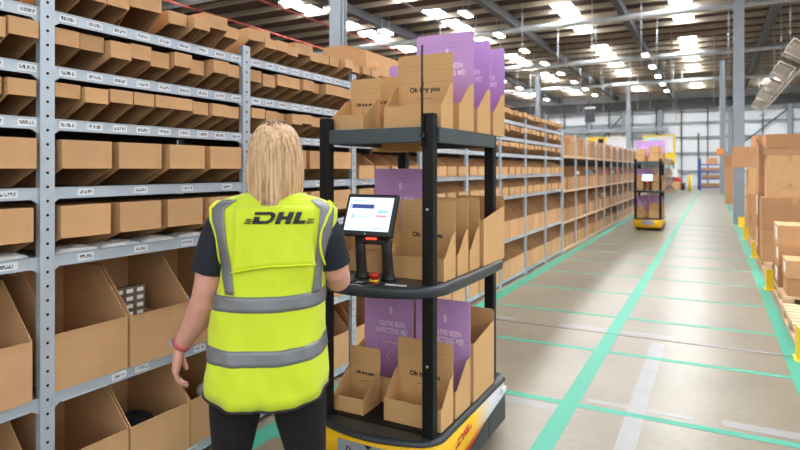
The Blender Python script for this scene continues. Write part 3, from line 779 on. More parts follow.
# ------------------------------------------------------------------ mailer cartons on the cart
def mailer(w, d, fh, sh, bh, inner='kraft', text=None, lines=3, q=.14, lean=.0, back_in=.0, textz=None, tw=.5):
    t = empty('mailer_carton', (0, 0, 0))
    b = MB(); T = .003
    for x in (0, w - T):
        b.prism([(0, 0), (0, fh), (d * .10, fh + .004), (d * .72, sh), (d - T * 1.5, sh + .012), (d - T * 1.5, 0)], 'x', x, x + T, None)
    b.b2((T, 0, 0), (w - T, T, fh)); b.b2((T, T, 0), (w - T, d - T, T))
    b.b2((T, T, fh - .002), (w - T, .03, fh - .002 + .0015)) if False else None
    b.build('tray', 'kraft', t)
    r = .016
    # back panel, rounded top corners, thin kraft edge
    pts = [(0.0015, 0)]
    for i in range(6):
        a = PI - (PI / 2) * i / 5; pts.append((.0015 + r + r * math.cos(a), bh - r + r * math.sin(a)))
    for i in range(6):
        a = PI / 2 - (PI / 2) * i / 5; pts.append((w - .0015 - r + r * math.cos(a), bh - r + r * math.sin(a)))
    pts.append((w - .0015, 0))
    bp = MB().prism(pts, 'y', d - T, d, None)
    pan = bp.build('back_panel', inner, t)
    c = MB(); cm = 'crease' if inner == 'kraft' else 'crease_p'
    for k in range(lines):
        z = bh - .055 - (.022 * k if k < 2 else .08 + .1 * (k - 2))
        if z > fh: c.b2((.006, d - T - .0006, z), (w - .006, d - T + .0005, z + .0016))
    c.build('crease', cm, pan)
    Mx = lambda x, z: Matrix.Translation((x, d - T - .0008, z)) @ FACE_Y
    if text == 'hey':
        z = textz or bh * .5
        text_mesh('Oh hey you', w * .108 * tw / .5, 'ink', 'printed_text', pan, Mx(w / 2, z), bold=.0011, spacing=1.05)
        cc = MB()
        for i in range(9): cc.b2((w / 2 - w * .13 + i * w * .03, d - T - .0008, z - .035), (w / 2 - w * .13 + i * w * .03 + w * .022, d - T, z - .0325))
        cc.build('printed_line', 'ink', pan)
    if text == 'exp':
        z = textz or .335
        CD = Matrix.Diagonal((.64, 1, 1, 1))
        text_mesh("YOU'VE BEEN", .040, 'pprint', 'printed_text', pan, Mx(w * .56, z) @ CD, bold=.0007, spacing=1.10)
        text_mesh("EXPECTING ME!", .040, 'pprint', 'printed_text', pan, Mx(w * .56, z - .038) @ CD, bold=.0007, spacing=1.10)
        text_mesh("B", .050, 'pprint', 'printed_mark', pan, Mx(w * .55, z + .07) @ Matrix.Diagonal((.7, 1, 1, 1)), bold=.0006)
        cc = MB()
        for i in range(8): cc.b2((w * .5 - .04 + i * .012, d - T - .0008, z - .092), (w * .5 - .04 + i * .012 + .008, d - T, z - .0875))
        cc.build('printed_line', 'crease_p' if False else 'pprint', pan)
        ring = MB(); ring.loft([[(w * .56 + rr * math.cos(2 * PI * k / 28), d - T - yy, z - .165 + rr * math.sin(2 * PI * k / 28)) for k in range(28)] for rr, yy in ((.026, .0008), (.029, .0008))], None, False); ring.build('printed_ring', 'pprint', pan)
        ba = MB().tube([(w * .56 - .012, d - T - .001, z - .18), (w * .56 + .012, d - T - .001, z - .15)], .0015, None, 6).build('printed_mark', 'pprint', pan)
    return t
MED = dict(w=.30, d=.14, fh=.105, sh=.205, bh=.365)
SML = dict(w=.18, d=.17, fh=.075, sh=.155, bh=.275)
PUR = dict(w=.33, d=.20, fh=.13, sh=.235, bh=.52)
pro = {'med': mailer(text='hey', textz=.185, **MED), 'medp': mailer(**{**MED}), 'sml': mailer(text='hey', textz=.135, tw=.55, **SML),
       'pur': mailer(inner='purple', text='exp', **PUR), 'purp': mailer(inner='purple', text='exp', w=.31, d=.2, fh=.13, sh=.235, bh=.52),
       'narrow': mailer(text='hey', textz=.17, w=.24, d=.15, fh=.11, sh=.26, bh=.315),
       'deep': mailer(w=.33, d=.33, fh=.30, sh=.335, bh=.41, lines=1), 'tallk': mailer(w=.30, d=.35, fh=.25, sh=.29, bh=.36, lines=1)}
index_children()
protos = set(pro.values())
def place(key, x, y, z, label, dx=0, dy=0, rz=0, group='mailer cartons loaded on the robot carts'):
    o = copy_tree(pro[key]); o.location = (x + dx, y + dy, z); o.rotation_euler = (0, 0, R(rz)); tag(o, label, 'carton', group); return o
def load(dx, dy, far):
    L = [
     ('sml', -1.675, 2.42, 1.69, 'small open kraft mailer at the left end of the {c} top shelf'),
     ('med', -1.385, 2.43, 1.69, 'kraft mailer with greeting text before the purple panels, {c} top shelf'),
     ('narrow', -1.70, 2.66, 1.69, 'kraft mailer standing behind the smallest one on the {c} top shelf'),
     ('purp', -1.73, 2.90, 1.60, 'low purple-lined mailer peeping out behind kraft ones, {c} top shelf'),
     ('pur', -1.41, 2.63, 1.69, 'front one of three tall purple-lined mailers on the {c} top shelf'),
     ('pur', -1.41, 2.88, 1.69, 'middle of three tall purple-lined mailers on the {c} top shelf'),
     ('pur', -1.41, 3.13, 1.69, 'rearmost of three tall purple-lined mailers on the {c} top shelf'),
     ('medp', -1.72, 2.52, .982, 'kraft mailer behind the touchscreen on the {c} middle tray'),
     ('purp', -1.715, 2.70, .982, 'purple-lined mailer rising behind the touchscreen on the {c} middle tray'),
     ('med', -1.385, 2.46, .982, 'kraft mailer beside the touchscreen on the {c} middle tray'),
     ('medp', -1.385, 2.625, .982, 'second kraft mailer in the row on the {c} middle tray'),
     ('medp', -1.385, 2.785, .982, 'third kraft mailer in the row on the {c} middle tray'),
     ('tallk', -1.375, 2.96, .982, 'deep kraft carton at the rear end of the {c} middle tray'),
     ('sml', -1.675, 2.42, .304, 'small open kraft mailer on the {c} bottom deck beside the front post'),
     ('med', -1.385, 2.43, .304, 'kraft mailer with black greeting text at the front of the {c} bottom deck'),
     ('purp', -1.725, 2.61, .304, 'purple-lined mailer on the {c} bottom deck behind the small kraft one'),
     ('purp', -1.393, 2.59, .304, 'purple-lined mailer on the {c} bottom deck behind the post'),
     ('deep', -1.41, 2.82, .304, 'deep kraft carton at the rear of the {c} bottom deck'),
     ('deep', -1.745, 2.84, .304, 'deep kraft carton at the rear shelving side of the {c} bottom deck'),
    ]
    for key, x, y, z, lab in L:
        if far and key == 'purp' and z == 1.60: key = 'pur'; z = 1.69; x = -1.745
        place(key, x, y, z, lab.format(c="near cart's" if not far else "distant cart's"), dx, dy, random.uniform(-.8, .8) if not far else 0)
load(0, 0, False)
cart2 = copy_tree(cart); cart2.location = (-1.40, 15.45, 0)
tag(cart2, 'yellow and black robot cart far down the aisle, coming along the shelving', 'robot cart', 'robot carts in the aisle')
load(0, 13.07, True)
for p in protos:
    def rm(o):
        for c in KID.get(o.name, []): rm(c)
        bpy.data.objects.remove(o)
    rm(p)
KID.clear()

# ------------------------------------------------------------------ pallets and cartons by the aisle
def make_pallet(L=1.2, W=1.0):
    t = empty('wooden_pallet')
    for k in range(9):
        y = .05 + (L - .1) * k / 8
        MB().box((W / 2, y, .133), (W, .085, .02), None, None, .002).build('deck_board', 'wood', t)
    for x in (.05, W / 2, W - .05):
        MB().box((x, L / 2, .112), (.1, L, .02)).build('stringer_board', 'wood', t)
        for y in (.07, L / 2, L - .07): MB().box((x, y, .061), (.1, .12, .082)).build('block', 'wood', t)
        MB().box((x, L / 2, .01), (.1, L, .02)).build('bottom_board', 'wood', t)
    return t
pal = make_pallet(); index_children()
PLs = [(.62, 5.86, 'empty wooden pallet beside the yellow guard nearest the camera'), (.66, 7.42, 'wooden pallet under the smaller stack of cartons behind the empty pallet'), (.66, 10.05, 'wooden pallet under the tall stack of large cartons'),
       (.66, 13.0, 'wooden pallet under the stack with the jutting carton'), (.66, 15.2, 'wooden pallet beyond the stack with the jutting carton'), (.80, 26.0, 'wooden pallet under the far tall column of cartons')]
for i, (x, y, l) in enumerate(PLs):
    o = pal if i == 0 else copy_tree(pal); o.location = (x, y, 0); tag(o, l, 'pallet', 'pallets along the aisle edge')
def carton(x, y, z, w, d, h, label, rz=0, open_=False, m='card2', paper=False, mark=False, group='cartons stacked on the aisle pallets'):
    t = empty('carton', (x, y, z), label, 'carton', group, R(rz))
    b = MB()
    if not open_:
        b.b2((0, 0, 0), (w, d, h), None, .004); b.build('body', m, t)
        tp = MB(); tp.b2((w / 2 - .03, -.0008, h - .09), (w / 2 + .03, d + .0008, h + .0008)); tp.build('tape_strip', 'tape', t)
        sm = MB().b2((.004, d / 2 - .0015, h), (w - .004, d / 2 + .0015, h + .0006)).build('flap_seam', 'crease', t)
    else:
        T = .006
        b.b2((0, 0, 0), (w, T, h)); b.b2((0, d - T, 0), (w, d, h)); b.b2((0, T, 0), (T, d - T, h)); b.b2((w - T, T, 0), (w, d - T, h)); b.b2((T, T, 0), (w - T, d - T, T)); b.build('body', m, t)
        f = MB(); f.box((w / 2, -.03, h + .09), (w - .01, T, .2), None, Matrix.Rotation(R(14), 4, 'X')); f.build('flap', m, t)
        f = MB(); f.box((w / 2, d + .03, h + .09), (w - .01, T, .2), None, Matrix.Rotation(R(-16), 4, 'X')); f.build('flap', m, t)
        f = MB(); f.box((-.05, d / 2, h + .06), (T, d - .01, .18), None, Matrix.Rotation(R(-35), 4, 'Y')); f.build('flap', m, t)
    if paper:
        MB().b2((-.0015, d * .2, h * .25), (-.0002, d * .55, h * .85)).build('paper_label', 'paper', t)
    if mark:
        mk = MB(); mk.cyl((w / 2, -.001, h * .3), .03, .001, None, 12, 'y')
        for k in range(5): mk.b2((w * .3 + k * w * .085, -.0012, h * .22), (w * .3 + k * w * .085 + w * .06, -.0002, h * .25))
        mk.build('printed_mark', 'crease', t)
    return t
PZ = .144
# stack behind the empty pallet
carton(.70, 7.46, PZ, .58, .42, .19, 'lower carton at the front of the stack behind the empty pallet', m='card2')
carton(.69, 7.45, PZ + .191, .58, .42, .19, 'upper carton at the front of the stack behind the empty pallet', m='card', paper=True)
carton(.66, 7.98, PZ, .62, .55, .25, 'bottom carton at the back of the stack behind the empty pallet', m='card2', paper=True)
carton(.67, 7.97, PZ + .251, .60, .56, .22, 'middle carton at the back of the stack behind the empty pallet', m='card2', paper=True)
carton(.66, 7.98, PZ + .472, .62, .54, .24, 'top carton at the back of the stack behind the empty pallet', m='card', paper=True)
carton(1.32, 7.46, PZ, .4, .5, .38, 'carton standing beside the front cartons, away from the aisle', m='card2')
# tall stack
carton(.64, 10.1, PZ, .80, .56, .44, 'large bottom carton at the front of the tall stack', m='card2')
carton(.64, 10.1, PZ + .442, .80, .56, .49, 'large wide carton with printed mark, second level of the tall stack', m='card2', mark=True)
carton(.70, 10.12, PZ + .934, .56, .5, .62, 'pale carton with printed mark on the third level of the tall stack', m='card', mark=True)
carton(.68, 10.12, PZ + 1.556, .56, .5, .12, 'shallow open carton with raised flaps on the top of the tall stack', open_=True, m='card2')
carton(1.30, 10.12, PZ + .934, .40, .5, .70, 'tall carton beside the pale carton on the tall stack', m='card2')
carton(.62, 10.72, PZ, .62, .5, .50, 'bottom carton at the rear of the tall stack on the aisle side', m='card2', paper=True)
carton(.62, 10.72, PZ + .502, .62, .5, .52, 'second carton at the rear of the tall stack, with white paper on its side', m='card2', paper=True)
carton(.63, 10.74, PZ + 1.024, .56, .5, .86, 'tall narrow carton topping the rear of the tall stack', m='card2')
carton(1.21, 10.74, PZ + 1.024, .62, .5, .90, 'wide carton topping the rear of the tall stack, away from the aisle', m='card2')
carton(1.25, 10.72, PZ, .6, .5, .50, 'bottom carton at the rear of the tall stack, away from the aisle')
carton(1.25, 10.72, PZ + .502, .6, .5, .52, 'second carton at the rear of the tall stack, away from the aisle')
# stack with the jutting carton
carton(.66, 13.05, PZ, .5, .5, .46, 'bottom carton under the jutting carton')
carton(.62, 13.05, PZ + .462, .5, .5, .42, 'second carton under the jutting carton')
carton(.60, 13.1, PZ + .884, .52, .5, .50, 'third carton under the jutting carton', m='card')
carton(.34, 13.1, PZ + 1.386, .62, .5, .40, 'carton jutting out over the aisle at the top of its stack', m='card2')
carton(.66, 13.65, PZ + 0, .5, .5, 1.0, 'tall carton behind the stack with the jutting carton')
carton(.70, 13.7, PZ + 1.001, .35, .45, 1.02, 'small tall open-fronted carton rising behind the jutting carton', m='card2')
carton(1.25, 13.1, PZ, .6, .9, 1.1, 'big carton beside the jutting stack, away from the aisle')
carton(1.25, 13.1, PZ + 1.101, .6, .9, .9, 'big upper carton beside the jutting stack, away from the aisle')
for k in range(4):
    carton(.66 + .02 * (k % 2), 15.3, PZ + .331 * k, .5, .6, .33, ('lowest', 'second', 'third', 'topmost')[k] + ' carton of the low stack past the jutting carton', m='card2' if k % 2 else 'card', paper=(k == 2))
for k in range(4):
    carton(.42 - .01 * k, 26.05, PZ + .481 * k, .42, .5, .48, ('lowest', 'second', 'third', 'topmost')[k] + ' carton of the far column beside the orange sign', m='card2')
# guards
def make_guard():
    t = MB()
    t.b2((0, -.006, 0), (.15, 0, .26)); t.b2((0, 0, 0), (.006, .15, .26)); t.b2((-.02, -.05, 0), (.15, .15, .006))
    return t.build('rack_guard', 'yellowp')
g0 = make_guard()
for i, y in enumerate((5.52, 8.55, 11.6, 14.55, 17.5, 20.6)):
    o = g0 if i == 0 else g0.copy()
    if i: COL.objects.link(o)
    o.location = (.585, y, 0); tag(o, 'yellow steel corner guard on the floor at the pallet edge, %s from the camera' % ORD[i], 'guard', 'yellow corner guards')
# bollards
def bollard(x, y, h, label, r=.09):
    t = empty('bollard', (x, y, 0), label, 'bollard'); MB().tube([(0, 0, 0), (0, 0, h - .03), (0, 0, h)], [r, r, r * .7], None, 18).build('post', 'yellowp', t); MB().box((0, 0, .01), (.3, .3, .02)).build('base_plate', 'steel', t)
bollard(.68, 22.5, 1.0, 'yellow bollard beside the far tall column of cartons', .09)
bollard(-1.35, 43.5, 1.1, 'yellow bollard in front of the blue rack', .10)
t = empty('hanging_sign', (.25, 26.4, 2.05), 'small orange sign above the far column of cartons', 'sign'); MB().box((0, 0, .13), (.22, .02, .26), None, None, .004).build('board', 'orange', t); MB().tube([(0, 0, .26), (0, 0, 2.2)], .008, None, 6).build('cord', 'steel', t)

# blue rack in the distance
t = empty('blue_rack', (-.9, 46.6, 0), 'blue steel rack with four levels at the end of the aisle', 'rack')
for x in (0, 1.56):
    for y in (0, .9): MB().b2((x, y, 0), (x + .15, y + .09, 2.25)).build('upright', 'blue', t)
for z in (.25, .85, 1.4, 1.85):
    MB().b2((.09, 0, z - .09), (1.62, .05, z)).build('beam', 'blue', t); MB().b2((.09, .05, z - .03), (1.62, .9, z)).build('shelf_panel', 'wood', t)
for i, (x, z, w_, h_) in enumerate(((.15, .25, 1.3, .22), (.2, .85, 1.3, .2), (.15, 1.4, 1.35, .18), (.5, 1.85, .7, .42))):
    carton(-.9 + x, 46.7, z + .001, w_, .6, h_, ('long flat carton on the lowest level of the blue rack', 'long flat carton on the second level of the blue rack', 'long flat carton on the third level of the blue rack', 'carton on the top of the blue rack')[i], m='card2', group='cartons on the blue rack')
# forklift
t = empty('pallet_truck', (-2.3, 46.0, 0), 'red and grey pallet truck parked at the end of the aisle', 'pallet truck')
MB().prism([(-.6, .15), (.5, .15), (.6, .5), (-.6, .5)], 'y', 0, .8, None).build('chassis', 'darkgrey', t); MB().prism([(-.5, .5), (.35, .5), (.2, .9), (-.5, .9)], 'y', .05, .75, None).build('hood', 'red', t)
for x in (-.5, -.2): MB().b2((x, -.08, .1), (x + .08, .0, 2.0)).build('mast_rail', 'darkgrey', t)
MB().b2((-.6, -.1, .95), (.1, -.06, 1.5)).build('guard_grid', 'whitepl', t)
for x in (-.45, .4): MB().cyl((x, .4, .15), .15, .85, None, 20, 'y').build('wheel', 'black', t)
for x in (-.45, -.15): MB().b2((x - .05, -1.1, .05), (x + .05, -.08, .1)).build('fork', 'darkgrey', t)
carton(-2.6, 45.0, .105, .6, .7, .5, 'pale carton on the forks of the pallet truck', m='card', group='cartons at the end of the aisle')
carton(-3.4, 45.6, 0, .55, .6, .9, 'tall carton beside the pallet truck at the end of the aisle', m='card2', group='cartons at the end of the aisle')
t = empty('wall_locker', (-3.3, 47.3, 0), 'white cabinet behind the pallet truck', 'cabinet'); MB().b2((0, 0, 0), (1.0, .5, 1.9)).build('body', 'whitepl', t); MB().b2((.05, -.02, .1), (.95, 0, 1.8)).build('door', 'lblue', t)
MB().tube([(.25 - 1.2, 49.0, 0), (.25 - 1.2, 49.0, 4.2)], .06, None, 8).build('flue_pipe', 'darkgrey'); tag(bpy.data.objects['flue_pipe'], 'dark upright pipe behind the blue rack', 'pipe')

# yellow and white fascia boards on the distant wall
def fascia(name, x0, x1, z0, z1, label, patches):
    t = empty(name, (x0, 50.0, 0), label, 'wall panel')
    MB().b2((0, 0, z0), (x1 - x0, .15, z1)).build('board', 'yellowp', t)
    for a, b_, c, d, m, n_ in patches: MB().b2((a, -.03, c), (b_, -.002, d)).build(n_, m, t)
    MB().b2((.1, .02, 0), (.2, .14, z0)).build('support', 'darkgrey', t); MB().b2((x1 - x0 - .2, .02, 0), (x1 - x0 - .1, .14, z0)).build('support', 'darkgrey', t)
fascia('office_fascia', -9.3, -6.1, 3.05, 4.1, 'yellow and white wall panel with a dark window above the far racking', [(1.0, 1.45, 3.25, 3.95, 'ink', 'window'), (1.7, 3.18, 3.1, 4.08, 'whitepl', 'white_panel')])
fascia('office_fascia', -4.9, -2.55, 1.9, 4.15, 'yellow panel with white and pale blue fields left of the blue rack', [(.12, 1.1, 3.0, 4.0, 'lblue', 'blue_panel'), (1.1, 2.2, 2.75, 4.05, 'whitepl', 'white_panel'), (0, 1.1, 1.9, 2.55, 'whitepl', 'white_panel')])
# hanging display
t = empty('hanging_display', (-7.15, 40.0, 4.6), 'dark display box hanging from the roof above the far racking', 'display')
MB().box((0, 0, .45), (.62, .18, .95), None, None, .02).build('case', 'darkgrey', t); MB().box((0, -.01, .92), (.66, .2, .10), None, None, .01).build('top_cap', 'whitepl', t); MB().box((.02, -.092, .62), (.09, .01, .05)).build('red_sign', 'red', t)
MB().tube([(0, 0, .95), (0, 0, 3.6)], .012, None, 6).build('cord', 'steel', t)
t = empty('round_notice', (-11.6, WY - .2, 4.4), 'small orange notice on the distant wall', 'notice'); MB().box((0, 0, 0), (.5, .02, .5)).build('board', 'orange', t); MB().box((0, -.013, 0), (.2, .004, .3)).build('symbol', 'darkgrey', t)

# white wire baskets hung in a row along a rail --------------------------------
def basket():
    t = empty('hanging_basket')
    f = MB(); s = .26; r = .026
    c = [Vector((x * s, y * s, z * s * .8)) for x in (-1, 1) for y in (-1, 1) for z in (-1, 1)]
    for i in range(8):
        for j in range(i + 1, 8):
            if sum(1 for k in range(3) if abs(c[i][k] - c[j][k]) > .01) == 1: f.tube([c[i], c[j]], r, None, 6)
    f.build('frame', 'grille', t)
    for nm, yy in (('grille', -s),):
        g = MB()
        for k in range(1, 5):
            u = -s + 2 * s * k / 5
            g.tube([(u, yy, -s * .8), (u, yy, s * .8)], .006, None, 5); g.tube([(-s, yy, u * .8), (s, yy, u * .8)], .006, None, 5)
        g.build(nm, 'grille', t)
    MB().box((0, 0, s * .8), (2 * s, 2 * s, .012)).build('lid', 'purlin', t)
    MB().box((0, 0, -.02), (.40, .40, .30), None, None, .02).build('fan_case', 'purlin', t)
    return t
bk = basket(); index_children()
for k in range(7):
    o = bk if k == 0 else copy_tree(bk)
    o.location = (2.10, 12.0 + 3.9 * k, 4.82); o.rotation_euler = (R(0), R(32), R(0))
    tag(o, 'white wire basket hung high over the cartons, %s along the sloping row' % ORD[k], 'basket', 'white baskets hanging in a row')
tag(MB().tube([(2.42, 10, 4.62), (2.42, 40, 4.62)], .03, None, 8).build('hanging_rail', 'grille'), 'white rail running under the row of hanging baskets', 'rail')
for k in range(5):
    tag(MB().tube([(2.42, 12 + 6.4 * k, 4.62), (2.42, 12 + 6.4 * k, 8.2)], .012, None, 5).build('rail_hanger', 'silverpipe'), 'thin rod holding the basket rail, %s along it' % ORD[k], 'rod', 'rods of the basket rail')
# ------------------------------------------------------------------ the woman
WO = empty('person', (-1.334, 1.555, 0), 'woman with long blonde hair in a yellow hi-vis vest, seen from behind, arm lowered', 'person', None, YAW)
def to_object(mb, name, m, parent, voxel=None, smooth=4, fac=.5, subs=0):
    me = bpy.data.meshes.new('tmp'); bmesh.ops.recalc_face_normals(mb.bm, faces=mb.bm.faces); mb.bm.to_mesh(me); mb.bm.free()
    for x in (mb.mats or [m]): me.materials.append(M[x])
    o = bpy.data.objects.new(name, me); COL.objects.link(o)
    if voxel:
        md = o.modifiers.new('r', 'REMESH'); md.mode = 'VOXEL'; md.voxel_size = voxel; md.use_smooth_shade = True
    if smooth:
        md = o.modifiers.new('s', 'SMOOTH'); md.iterations = smooth; md.factor = fac
    dg = bpy.context.evaluated_depsgraph_get(); me2 = bpy.data.meshes.new_from_object(o.evaluated_get(dg))
    o.modifiers.clear(); o.data = me2; me2.name = name; o.parent = parent
    for p in me2.polygons: p.use_smooth = True
    return o
TAB = [  # z, left, right, half depth
 (.64, -.212, .190, .150), (.695, -.215, .195, .155), (.746, -.215, .191, .158), (.848, -.203, .193, .153), (.933, -.196, .189, .145), (1.015, -.190, .189, .138), (1.05, -.178, .188, .134),
 (1.121, -.162, .188, .128), (1.179, -.154, .190, .128), (1.258, -.180, .208, .128), (1.326, -.203, .230, .118), (1.367, -.201, .230, .105), (1.392, -.170, .196, .090), (1.408, -.122, .140, .075), (1.425, -.070, .088, .06)]
def prof(z):
    z = max(TAB[0][0], min(TAB[-1][0], z))
    for a, b in zip(TAB, TAB[1:]):
        if z <= b[0]:
            t = (z - a[0]) / (b[0] - a[0]); return [a[i] + (b[i] - a[i]) * t for i in (1, 2, 3)]
EXPO = 2.5
def fold(u, v, z):
    f = .008 * noisev(u * 9, z * 3.2, v * 6) + .0055 * noisev(u * 20 + z * 9 + 5, z * 8 - u * 6, v * 12)
    k = max(0, min(1, (1.0 - z) / .3)); return f * (1 + 1.6 * k) - .0
def vpt(th, z, off=0.0):
    l, r, b = prof(z); c = (l + r) / 2; a = (r - l) / 2
    cx, sy = math.cos(th), math.sin(th)
    q = (abs(cx) ** EXPO + abs(sy) ** EXPO) ** (-1 / EXPO)
    u, v = a * cx * q, b * sy * q
    n = Vector((cx / max(a, .01), sy / max(b, .01), 0)).normalized()
    f = fold(u, v, z) + off
    # yoke flap pushes out a little on the back
    return Vector((c + u + n.x * f, v + n.y * f, z))
def hem(th):
    u = math.cos(th); return .735 + .045 * max(0, -u) ** 3 + .035 * max(0, u) ** 4
N_ = 96
mb = MB(); rings = []
zs = [.0] + [.77 + (1.425 - .77) * i / 54 for i in range(55)]
for i, z in enumerate(zs):
    ring = []
    for k in range(N_):
        th = 2 * PI * k / N_
        zz = hem(th) if i == 0 else z + (hem(th) - .735) * max(0, 1 - (z - .77) / .10)
        ring.append(vpt(th, zz))
    rings.append(ring)
mb.loft(rings, None, False)
vest = mb.build('vest', 'hivis', WO); vest['label'] = 'fluorescent yellow vest'
md = vest.modifiers.new('th', 'SOLIDIFY'); md.thickness = .003; md.offset = -1
# black hem binding
mb = MB(); mb.tube([vpt(2 * PI * k / 72, hem(2 * PI * k / 72) - .002, .001) for k in range(73)], .0042, None, 8, False); mb.build('hem_binding', 'ink', vest, 0, True)
def band(z0, z1, name, sag=0):
    rr = []
    for i in range(5):
        rr.append([vpt(2 * PI * k / N_, z0 + (z1 - z0) * i / 4 + sag * math.sin(-2 * PI * k / N_) + .006 * math.cos(2 * PI * k / N_), .0025) for k in range(N_)])
    m_ = MB(); m_.loft(rr, None, False); o = m_.build(name, 'reflect', vest); md = o.modifiers.new('th', 'SOLIDIFY'); md.thickness = .0015; return o
band(1.046, 1.096, 'reflective_band', -.004); band(.888, .938, 'reflective_band', -.016)
def back(u, z, off=.003, sgn=-1):
    l, r, b = prof(z); c = (l + r) / 2; a = (r - l) / 2
    k = max(-.999, min(.999, (u - c) / a)); v = sgn * b * (1 - abs(k) ** EXPO) ** (1 / EXPO)
    n = Vector((k / max(a, .01), v / b / b, 0)).normalized(); f = fold(u - c, v, z) + off
    return Vector((u + n.x * f, v + n.y * f, z))
for sgn in (-1, 1):
    for side in (-1, 1):
        m_ = MB(); rows = []
        for i in range(22):
            t = i / 21; z = 1.094 + (1.398 - 1.094) * t
            if side < 0: lo, hi = -.120 + (-.172 + .120) * min(1, t * 1.2), -.088 + (-.124 + .088) * min(1, t * 1.2)
            else: lo, hi = .158 + (.182 - .158) * min(1, t * 1.2), .183 + (.222 - .183) * min(1, t * 1.2)
            l, r, b = prof(z)
            if z > 1.37:
                q = (z - 1.37) / .028; lo, hi = (lo + .03 * q, hi + .035 * q) if side < 0 else (lo - .035 * q, hi - .03 * q)
            lo = max(lo, l + .004); hi = min(hi, r - .004)
            rows.append([back(lo + (hi - lo) * j / 6, z, .003, sgn) for j in range(7)])
        m_.loft(rows, None, False, False); o = m_.build('shoulder_strip', 'reflect', vest); md = o.modifiers.new('th', 'SOLIDIFY'); md.thickness = .0014; md.offset = 1
# yoke flap
m_ = MB(); rows = []
for i in range(14):
    t = i / 13
    row = []
    for j in range(25):
        u = -.090 + .252 * j / 24; zb = 1.168 + .022 * (j / 24) + .012 * math.sin(PI * j / 24) - .0
        z = zb + (1.38 - zb) * t
        row.append(back(u, z, .0022 + .010 * max(0, 1 - t * 2.2) ** 1.5))
    rows.append(row)
m_.loft(rows, None, False, False); o = m_.build('back_yoke', 'hivis2' if False else 'hivis', vest); md = o.modifiers.new('th', 'SOLIDIFY'); md.thickness = .003; md.offset = 1
m_ = MB(); m_.tube([back(-.090 + .252 * j / 24, 1.168 + .022 * (j / 24) + .012 * math.sin(PI * j / 24), .0145) for j in range(25)], .003, None, 6); m_.build('yoke_edge', 'hivis2', vest, 0, True)
# armhole binding
for side in (-1, 1):
    pts = []
    for k in range(41):
        a = 2 * PI * k / 40; z = 1.282 + .108 * math.sin(a); v = .084 * math.cos(a)
        l, r, b = prof(z); c = (l + r) / 2; aa = (r - l) / 2
        vv = max(-.97 * b, min(.97 * b, v)); u = c + side * aa * (1 - abs(vv / b) ** EXPO) ** (1 / EXPO)
        pts.append(Vector((u + side * .003, vv, z)))
    m_ = MB(); m_.tube(pts, .0042, None, 8, False); m_.build('armhole_binding', 'hivis2', vest, 0, True)
# logo
sz = .0375
decal([[(x * sz * .87, y * sz) for x, y in q] for q in dhl_polys()], lambda x, y: back(.054 + x, 1.343 + y + x * .0, .0075 + .002), 'vest_logo', 'logo', vest, .012, .001)

# T-shirt: torso core and two sleeves as one surface
mb = MB(); rings = []
for z in (.80, .9, 1.0, 1.1, 1.2, 1.27, 1.33, 1.365, 1.392, 1.41, 1.425):
    l, r, b = prof(z); c = (l + r) / 2; a = (r - l) / 2 - .014
    rings.append([(c + a * math.copysign(abs(math.cos(t)) ** .8, math.cos(t)), (b - .014) * math.copysign(abs(math.sin(t)) ** .8, math.sin(t)), z - .004) for t in [2 * PI * k / 32 for k in range(32)]])
mb.loft(rings)
mb.tube([(-.12, 0, 1.355), (-.155, 0, 1.325), (-.180, .004, 1.265), (-.198, .007, 1.20), (-.212, .012, 1.150)], [.045, .055, .058, .061, .062], None, 24)
mb.tube([(.13, 0, 1.36), (.165, .0, 1.325), (.196, .010, 1.27), (.208, .024, 1.21), (.215, .036, 1.168)], [.045, .056, .057, .058, .058], None, 24)
to_object(mb, 'tshirt', 'tshirt', WO, .006, 5)['label'] = 'dark navy T-shirt'

# leggings
mb = MB()
mb.loft([[(cx_ + a_ * math.cos(t), b_ * math.sin(t), z) for t in [2 * PI * k / 32 for k in range(32)]] for z, cx_, a_, b_ in ((.74, -.005, .178, .115), (.80, -.005, .185, .125), (.88, -.005, .175, .12), (.96, -.002, .16, .10))])
for s, hx_, kx, r0, r1 in ((-1, -.104, -.128, .084, .066), (1, .094, .124, .086, .068)):
    mb.tube([(hx_ * .95, 0, .83), (hx_ * 1.08, -.004, .72), (hx_ * 1.14, -.004, .66), (kx, 0, .54), (kx, .006, .47), (kx + s * .004, -.012, .36), (kx + s * .008, -.004, .20), (kx + s * .01, 0, .09)], [.10, .092, r0, r1, .057, .056, .043, .035], None, 28)
to_object(mb, 'leggings', 'knit', WO, .006, 4)['label'] = 'black textured leggings'

